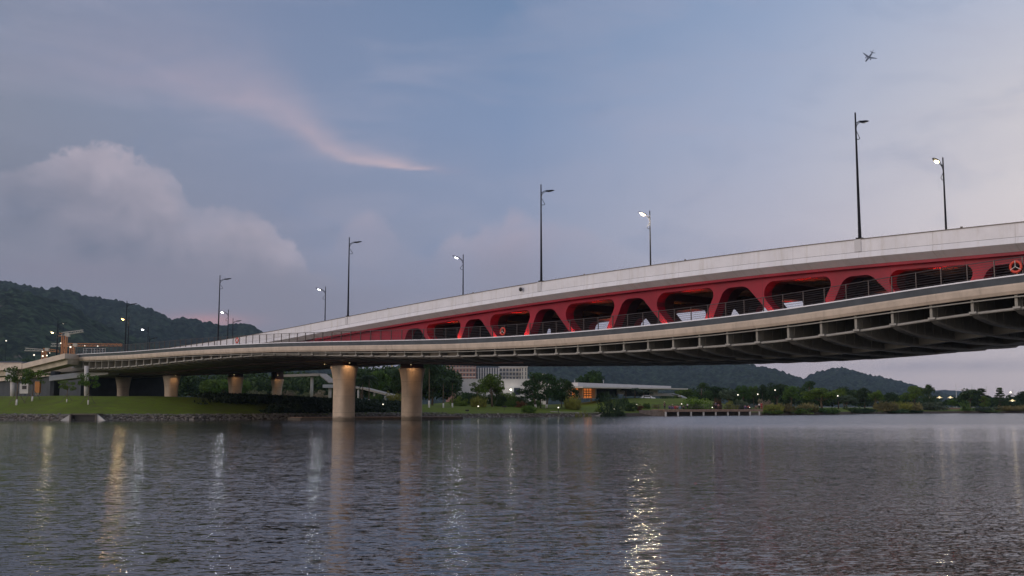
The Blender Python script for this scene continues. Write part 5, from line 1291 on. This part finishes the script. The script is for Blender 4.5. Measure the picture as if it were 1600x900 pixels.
for k, (x, y, s_) in enumerate([(53.7, 554.8, 1.), (67.3, 556.5, 1.1), (73.7, 555.5, .9), (67, 549.3, .7), (95.2, 536.3, .8), (110.6, 542.3, 1.1), (132.8, 540.3, .55), (153, 541, .8), (78, 551.5, .5), (10, 532.5, .8), (99, 505.5, .7), (3, 485, .5) ][:11]):
    a = at(x, y, 480)
    if sl is None:
        sl = empty('site_light', (0, 0, 0)); MB().tube([(0, 0, -30), (0, 0, 0)], .12, 6).obj('mast', M_pole, sl); MB().ell((0, -.3, 0), (.36, .3, .32)).obj('lamp_bulb', E_spot, sl, True); o = sl
    else: o = copy_tree(sl)
    o.location = a; o.scale = (s_, s_, max(.2, (a.z) / 30)); 
    for ch in o.children:
        if ch.name.startswith('lamp_bulb'): ch.scale = (1, 1, s_ / o.scale[2])
    tag(o, ['bright site light low at the left of the blue roof', 'bright site light over the middle of the blue roof', 'white site light just right of the brightest one over the roof', 'dim site light above the others by the low crane', 'white site light on the orange crane mast', 'round site light under the long crane jib', 'faint site light along the long level jib', 'white site light near the right end of the long jib', 'dimmest site light beside the black lamp pole', 'white light alone at the far left before the hill', 'small white light right of the leftmost black pole'][k], 'site light', 'white lights of the building site')
# aeroplane
pa = at(1358, 89, 2300); w_ = pa.normalized(); r_ = w_.cross(Vector((0, 0, 1))).normalized(); u_ = r_.cross(w_); F_ = (-w_ * .74 - r_ * .46 - u_ * .52).normalized(); Rg = (r_ * .95 - u_ * .30); Rg = (Rg - F_ * Rg.dot(F_)).normalized(); Up = F_.cross(Rg)   # port-starboard frame
if Up.z < 0: Up = -Up
MM = Matrix((F_, Rg, Up)).transposed(); pl = empty('aeroplane', pa, 0, 'small twin engined airliner high in the sky at the upper right', 'aeroplane')
pl.scale = (1., 1., 1.); pl.rotation_mode = 'QUATERNION'; pl.rotation_quaternion = MM.to_quaternion() if MM.determinant() > 0 else Matrix((F_, -Rg, Up)).transposed().to_quaternion()
MB().tube([(18, 0, 0), (16.5, 0, 0), (12, 0, 0), (-8, 0, 0), (-15, 0, .7), (-18, 0, 1.2)], [.3, 1.3, 2., 2., 1., .3], 14).obj('fuselage', M_plane, pl, True)
for s_ in (-1, 1):
    wg = MB(); wg.add([(4.5, s_ * 1.5, -.6), (-2.5, s_ * 1.5, -.6), (-5., s_ * 17, .8), (-3.2, s_ * 17, .8), (4.5, s_ * 1.5, 0), (-2.5, s_ * 1.5, -.2), (-5., s_ * 17, 1.), (-3.2, s_ * 17, 1.)], [(0, 1, 2, 3), (7, 6, 5, 4), (0, 4, 5, 1), (1, 5, 6, 2), (2, 6, 7, 3), (3, 7, 4, 0)]); wg.obj('wing', M_plane, pl)
    MB().tube([(5.2, s_ * 5.6, -1.9), (4.8, s_ * 5.6, -1.9), (1.2, s_ * 5.6, -1.8)], [.9, 1.2, .8], 12).obj('engine', M_plane, pl, True)
    tp_ = MB(); tp_.add([(-13.5, s_ * .4, 1), (-16.5, s_ * .4, 1), (-18.3, s_ * 6.5, 1.6), (-17, s_ * 6.5, 1.6), (-13.5, s_ * .4, 1.3), (-16.5, s_ * .4, 1.3), (-18.3, s_ * 6.5, 1.75), (-17, s_ * 6.5, 1.75)], [(0, 1, 2, 3), (7, 6, 5, 4), (0, 4, 5, 1), (1, 5, 6, 2), (2, 6, 7, 3), (3, 7, 4, 0)]); tp_.obj('tailplane', M_plane, pl)
fn = MB(); fn.add([(-12, -.15, 1.6), (-17, -.15, 1.6), (-19, -.15, 8), (-17, -.15, 8), (-12, .15, 1.6), (-17, .15, 1.6), (-19, .15, 8), (-17, .15, 8)], [(0, 1, 2, 3), (7, 6, 5, 4), (0, 4, 5, 1), (1, 5, 6, 2), (2, 6, 7, 3), (3, 7, 4, 0)]); fn.obj('fin', M_plane, pl)

# ------------------------------------------------------------------ people on the boardwalk (continuous skinned bodies)
def skinned(name, verts, edges, rad, m, parent, root=0):
    me = bpy.data.meshes.new(name); me.from_pydata(verts, edges, []); o = bpy.data.objects.new(name, me); COL.objects.link(o)
    md = o.modifiers.new('Skin', 'SKIN'); sv = me.skin_vertices[0].data
    for i, r_ in enumerate(rad): sv[i].radius = (r_, r_) if not isinstance(r_, tuple) else r_; sv[i].use_root = (i == root)
    md.use_smooth_shade = True; o.modifiers.new('Sub', 'SUBSURF').levels = 1
    dg = bpy.context.evaluated_depsgraph_get(); me2 = bpy.data.meshes.new_from_object(o.evaluated_get(dg)); me2.materials.clear(); me2.materials.append(m)
    o.modifiers.clear(); o.data = me2; o.parent = parent; return o
def person(x, Y, rz, pose, top, bottom, label, hat=None, z=-.62, scale=1.):
    a = at(x, 640, Y); root = empty('person', (a.x, a.y, z), rz, label, 'person'); root.scale = (scale,) * 3
    if pose == 'stand':
        pv_, hp, kn, ft = (0, 0, .92), .10, (0, .02, .50), (0, 0, .07)
        V = [(0, 0, .95), (0, 0, 1.15), (0, 0, 1.38), (0, 0, 1.50), (0, .02, 1.62)]
        Rr = [.14, .13, .14, .055, .10]
        V += [(.10, 0, .88), (.11, .03, .50), (.12, 0, .09), (.12, .14, .04), (-.10, 0, .88), (-.11, -.02, .50), (-.12, -.04, .09), (-.12, .10, .04)]; Rr += [.10, .065, .045, .04] * 2
        V += [(.19, 0, 1.40), (.24, .02, 1.13), (.24, .10, .88), (-.19, 0, 1.40), (-.25, .02, 1.13), (-.22, .14, .95)]; Rr += [.06, .045, .035] * 2
        Ed = [(0, 1), (1, 2), (2, 3), (3, 4), (0, 5), (5, 6), (6, 7), (7, 8), (0, 9), (9, 10), (10, 11), (11, 12), (2, 13), (13, 14), (14, 15), (2, 16), (16, 17), (17, 18)]
        shirt = ([0, 1, 2, 13, 14, 16, 17], [(0, 1), (1, 2), (2, 3), (3, 4), (2, 5), (5, 6)]); trous = ([0, 5, 6, 7, 9, 10, 11], [(0, 1), (1, 2), (2, 3), (0, 4), (4, 5), (5, 6)])
        hz = 1.64; hy = .02
    else:
        V = [(0, 0, .30), (0, .02, .50), (0, .06, .74), (0, .10, .85), (0, .13, .97)]; Rr = [.15, .13, .14, .055, .10]
        V += [(.12, .05, .28), (.18, .42, .50), (.16, .50, .10), (.16, .62, .05), (-.12, .05, .28), (-.20, .40, .48), (-.18, .50, .10), (-.18, .62, .05)]; Rr += [.10, .07, .045, .04] * 2
        V += [(.19, .06, .75), (.24, .22, .55), (.18, .38, .54), (-.19, .06, .75), (-.25, .2, .55), (-.18, .38, .52)]; Rr += [.06, .045, .035] * 2
        Ed = [(0, 1), (1, 2), (2, 3), (3, 4), (0, 5), (5, 6), (6, 7), (7, 8), (0, 9), (9, 10), (10, 11), (11, 12), (2, 13), (13, 14), (14, 15), (2, 16), (16, 17), (17, 18)]
        shirt = ([0, 1, 2, 13, 14, 16, 17], [(0, 1), (1, 2), (2, 3), (3, 4), (2, 5), (5, 6)]); trous = ([0, 5, 6, 7, 9, 10, 11], [(0, 1), (1, 2), (2, 3), (0, 4), (4, 5), (5, 6)])
        hz = .99; hy = .13
    skinned('body', V, Ed, Rr, M_skin, root)
    skinned('shirt', [V[i] for i in shirt[0]], shirt[1], [Rr[i] + .022 for i in shirt[0]], CLOTH[top], root)
    skinned('trousers', [V[i] for i in trous[0]], trous[1], [Rr[i] + .02 for i in trous[0]], CLOTH[bottom], root)
    MB().ell((0, hy - .02, hz + .03), (.105, .12, .12)).obj('hair', M_hair, root, True)
    if hat: MB().ell((0, hy, hz + .10), (.26, .26, .03), 16, 5).ell((0, hy, hz + .14), (.12, .12, .10)).obj('hat', CLOTH[hat], root, True)
PE = [(1046.5, 262, 2.8, 'sit', 'purple', 'navy', 'person sitting in purple at the left end of the boardwalk', None), (1050.2, 261.5, -2.6, 'sit', 'purple', 'purple', 'person in a pale hat sitting among purple clothes on the boardwalk', 'straw'),
      (1054.6, 262.5, 3.1, 'sit', 'red', 'red', 'seated person in red right of the pale hat', None), (1058.2, 262.5, 3.1, 'sit', 'pink', 'brown', 'seated person in pink right of the red one', None), (1062.3, 263, 3.1, 'sit', 'bluegrey', 'bluegrey', 'seated person in blue-grey beneath the round white lamp', None),
      (1068.6, 263, 1.2, 'sit', 'brown', 'black', 'person crouching in dark clothes left of the white shirt', None), (1074.3, 263, .6, 'stand', 'white', 'black', 'person in white shirt and black trousers standing on the boardwalk', None, .86),
      (1038.6, 258, .3, 'stand', 'black', 'black', 'dark clothed person standing at the left corner of the boardwalk', 'straw'), (1118.6, 267, 0, 'stand', 'navy', 'black', 'tall dark person standing at the middle of the boardwalk', None, 1.05),
      (1122.5, 268, 2.9, 'stand', 'pink', 'brown', 'person in faded pink beside the tall dark one', None, .8), (1164.5, 270.5, 3., 'sit', 'purple', 'navy', 'person sitting in purple near the right end of the boardwalk', None), (1169.5, 271, 2.8, 'sit', 'red', 'black', 'person sitting in red beside the glowing boardwalk light', None),
      (1186.3, 271.5, .4, 'stand', 'white', 'black', 'person in white top left of the one in red at the boardwalk end', None, .92), (1190., 272, -.2, 'stand', 'red', 'red', 'person standing in red at the right end of the boardwalk', None), (1181.5, 272, 2.5, 'sit', 'brown', 'brown', 'person sitting in brown before the pair at the boardwalk end', None)]
for p_ in PE: person(p_[0], 236 + (p_[0] - 1038) / 154 * 21 + 1.6, p_[2], p_[3], p_[4], p_[5], p_[6], p_[7], -.53, .95 * (p_[8] if len(p_) > 8 else 1.))

# ------------------------------------------------------------------ air between us and the hills
hz = MB().box((0, 3200, 396), (22000, 7800, 803.4)).obj('haze', None); 
hm = bpy.data.materials.new('air'); hm.use_nodes = True; t = NT(hm.node_tree); t.n.clear()
vp = t.new('ShaderNodeVolumePrincipled'); vp.inputs['Color'].default_value = (.50, .68, .92, 1); vp.inputs['Density'].default_value = 7.5e-5; vp.inputs['Anisotropy'].default_value = .0
out = t.new('ShaderNodeOutputMaterial'); t.l.new(vp.outputs[0], out.inputs['Volume']); hz.data.materials.append(hm); tag(hz, 'thin blue evening air over the lake and hills', 'haze', None, 'stuff')
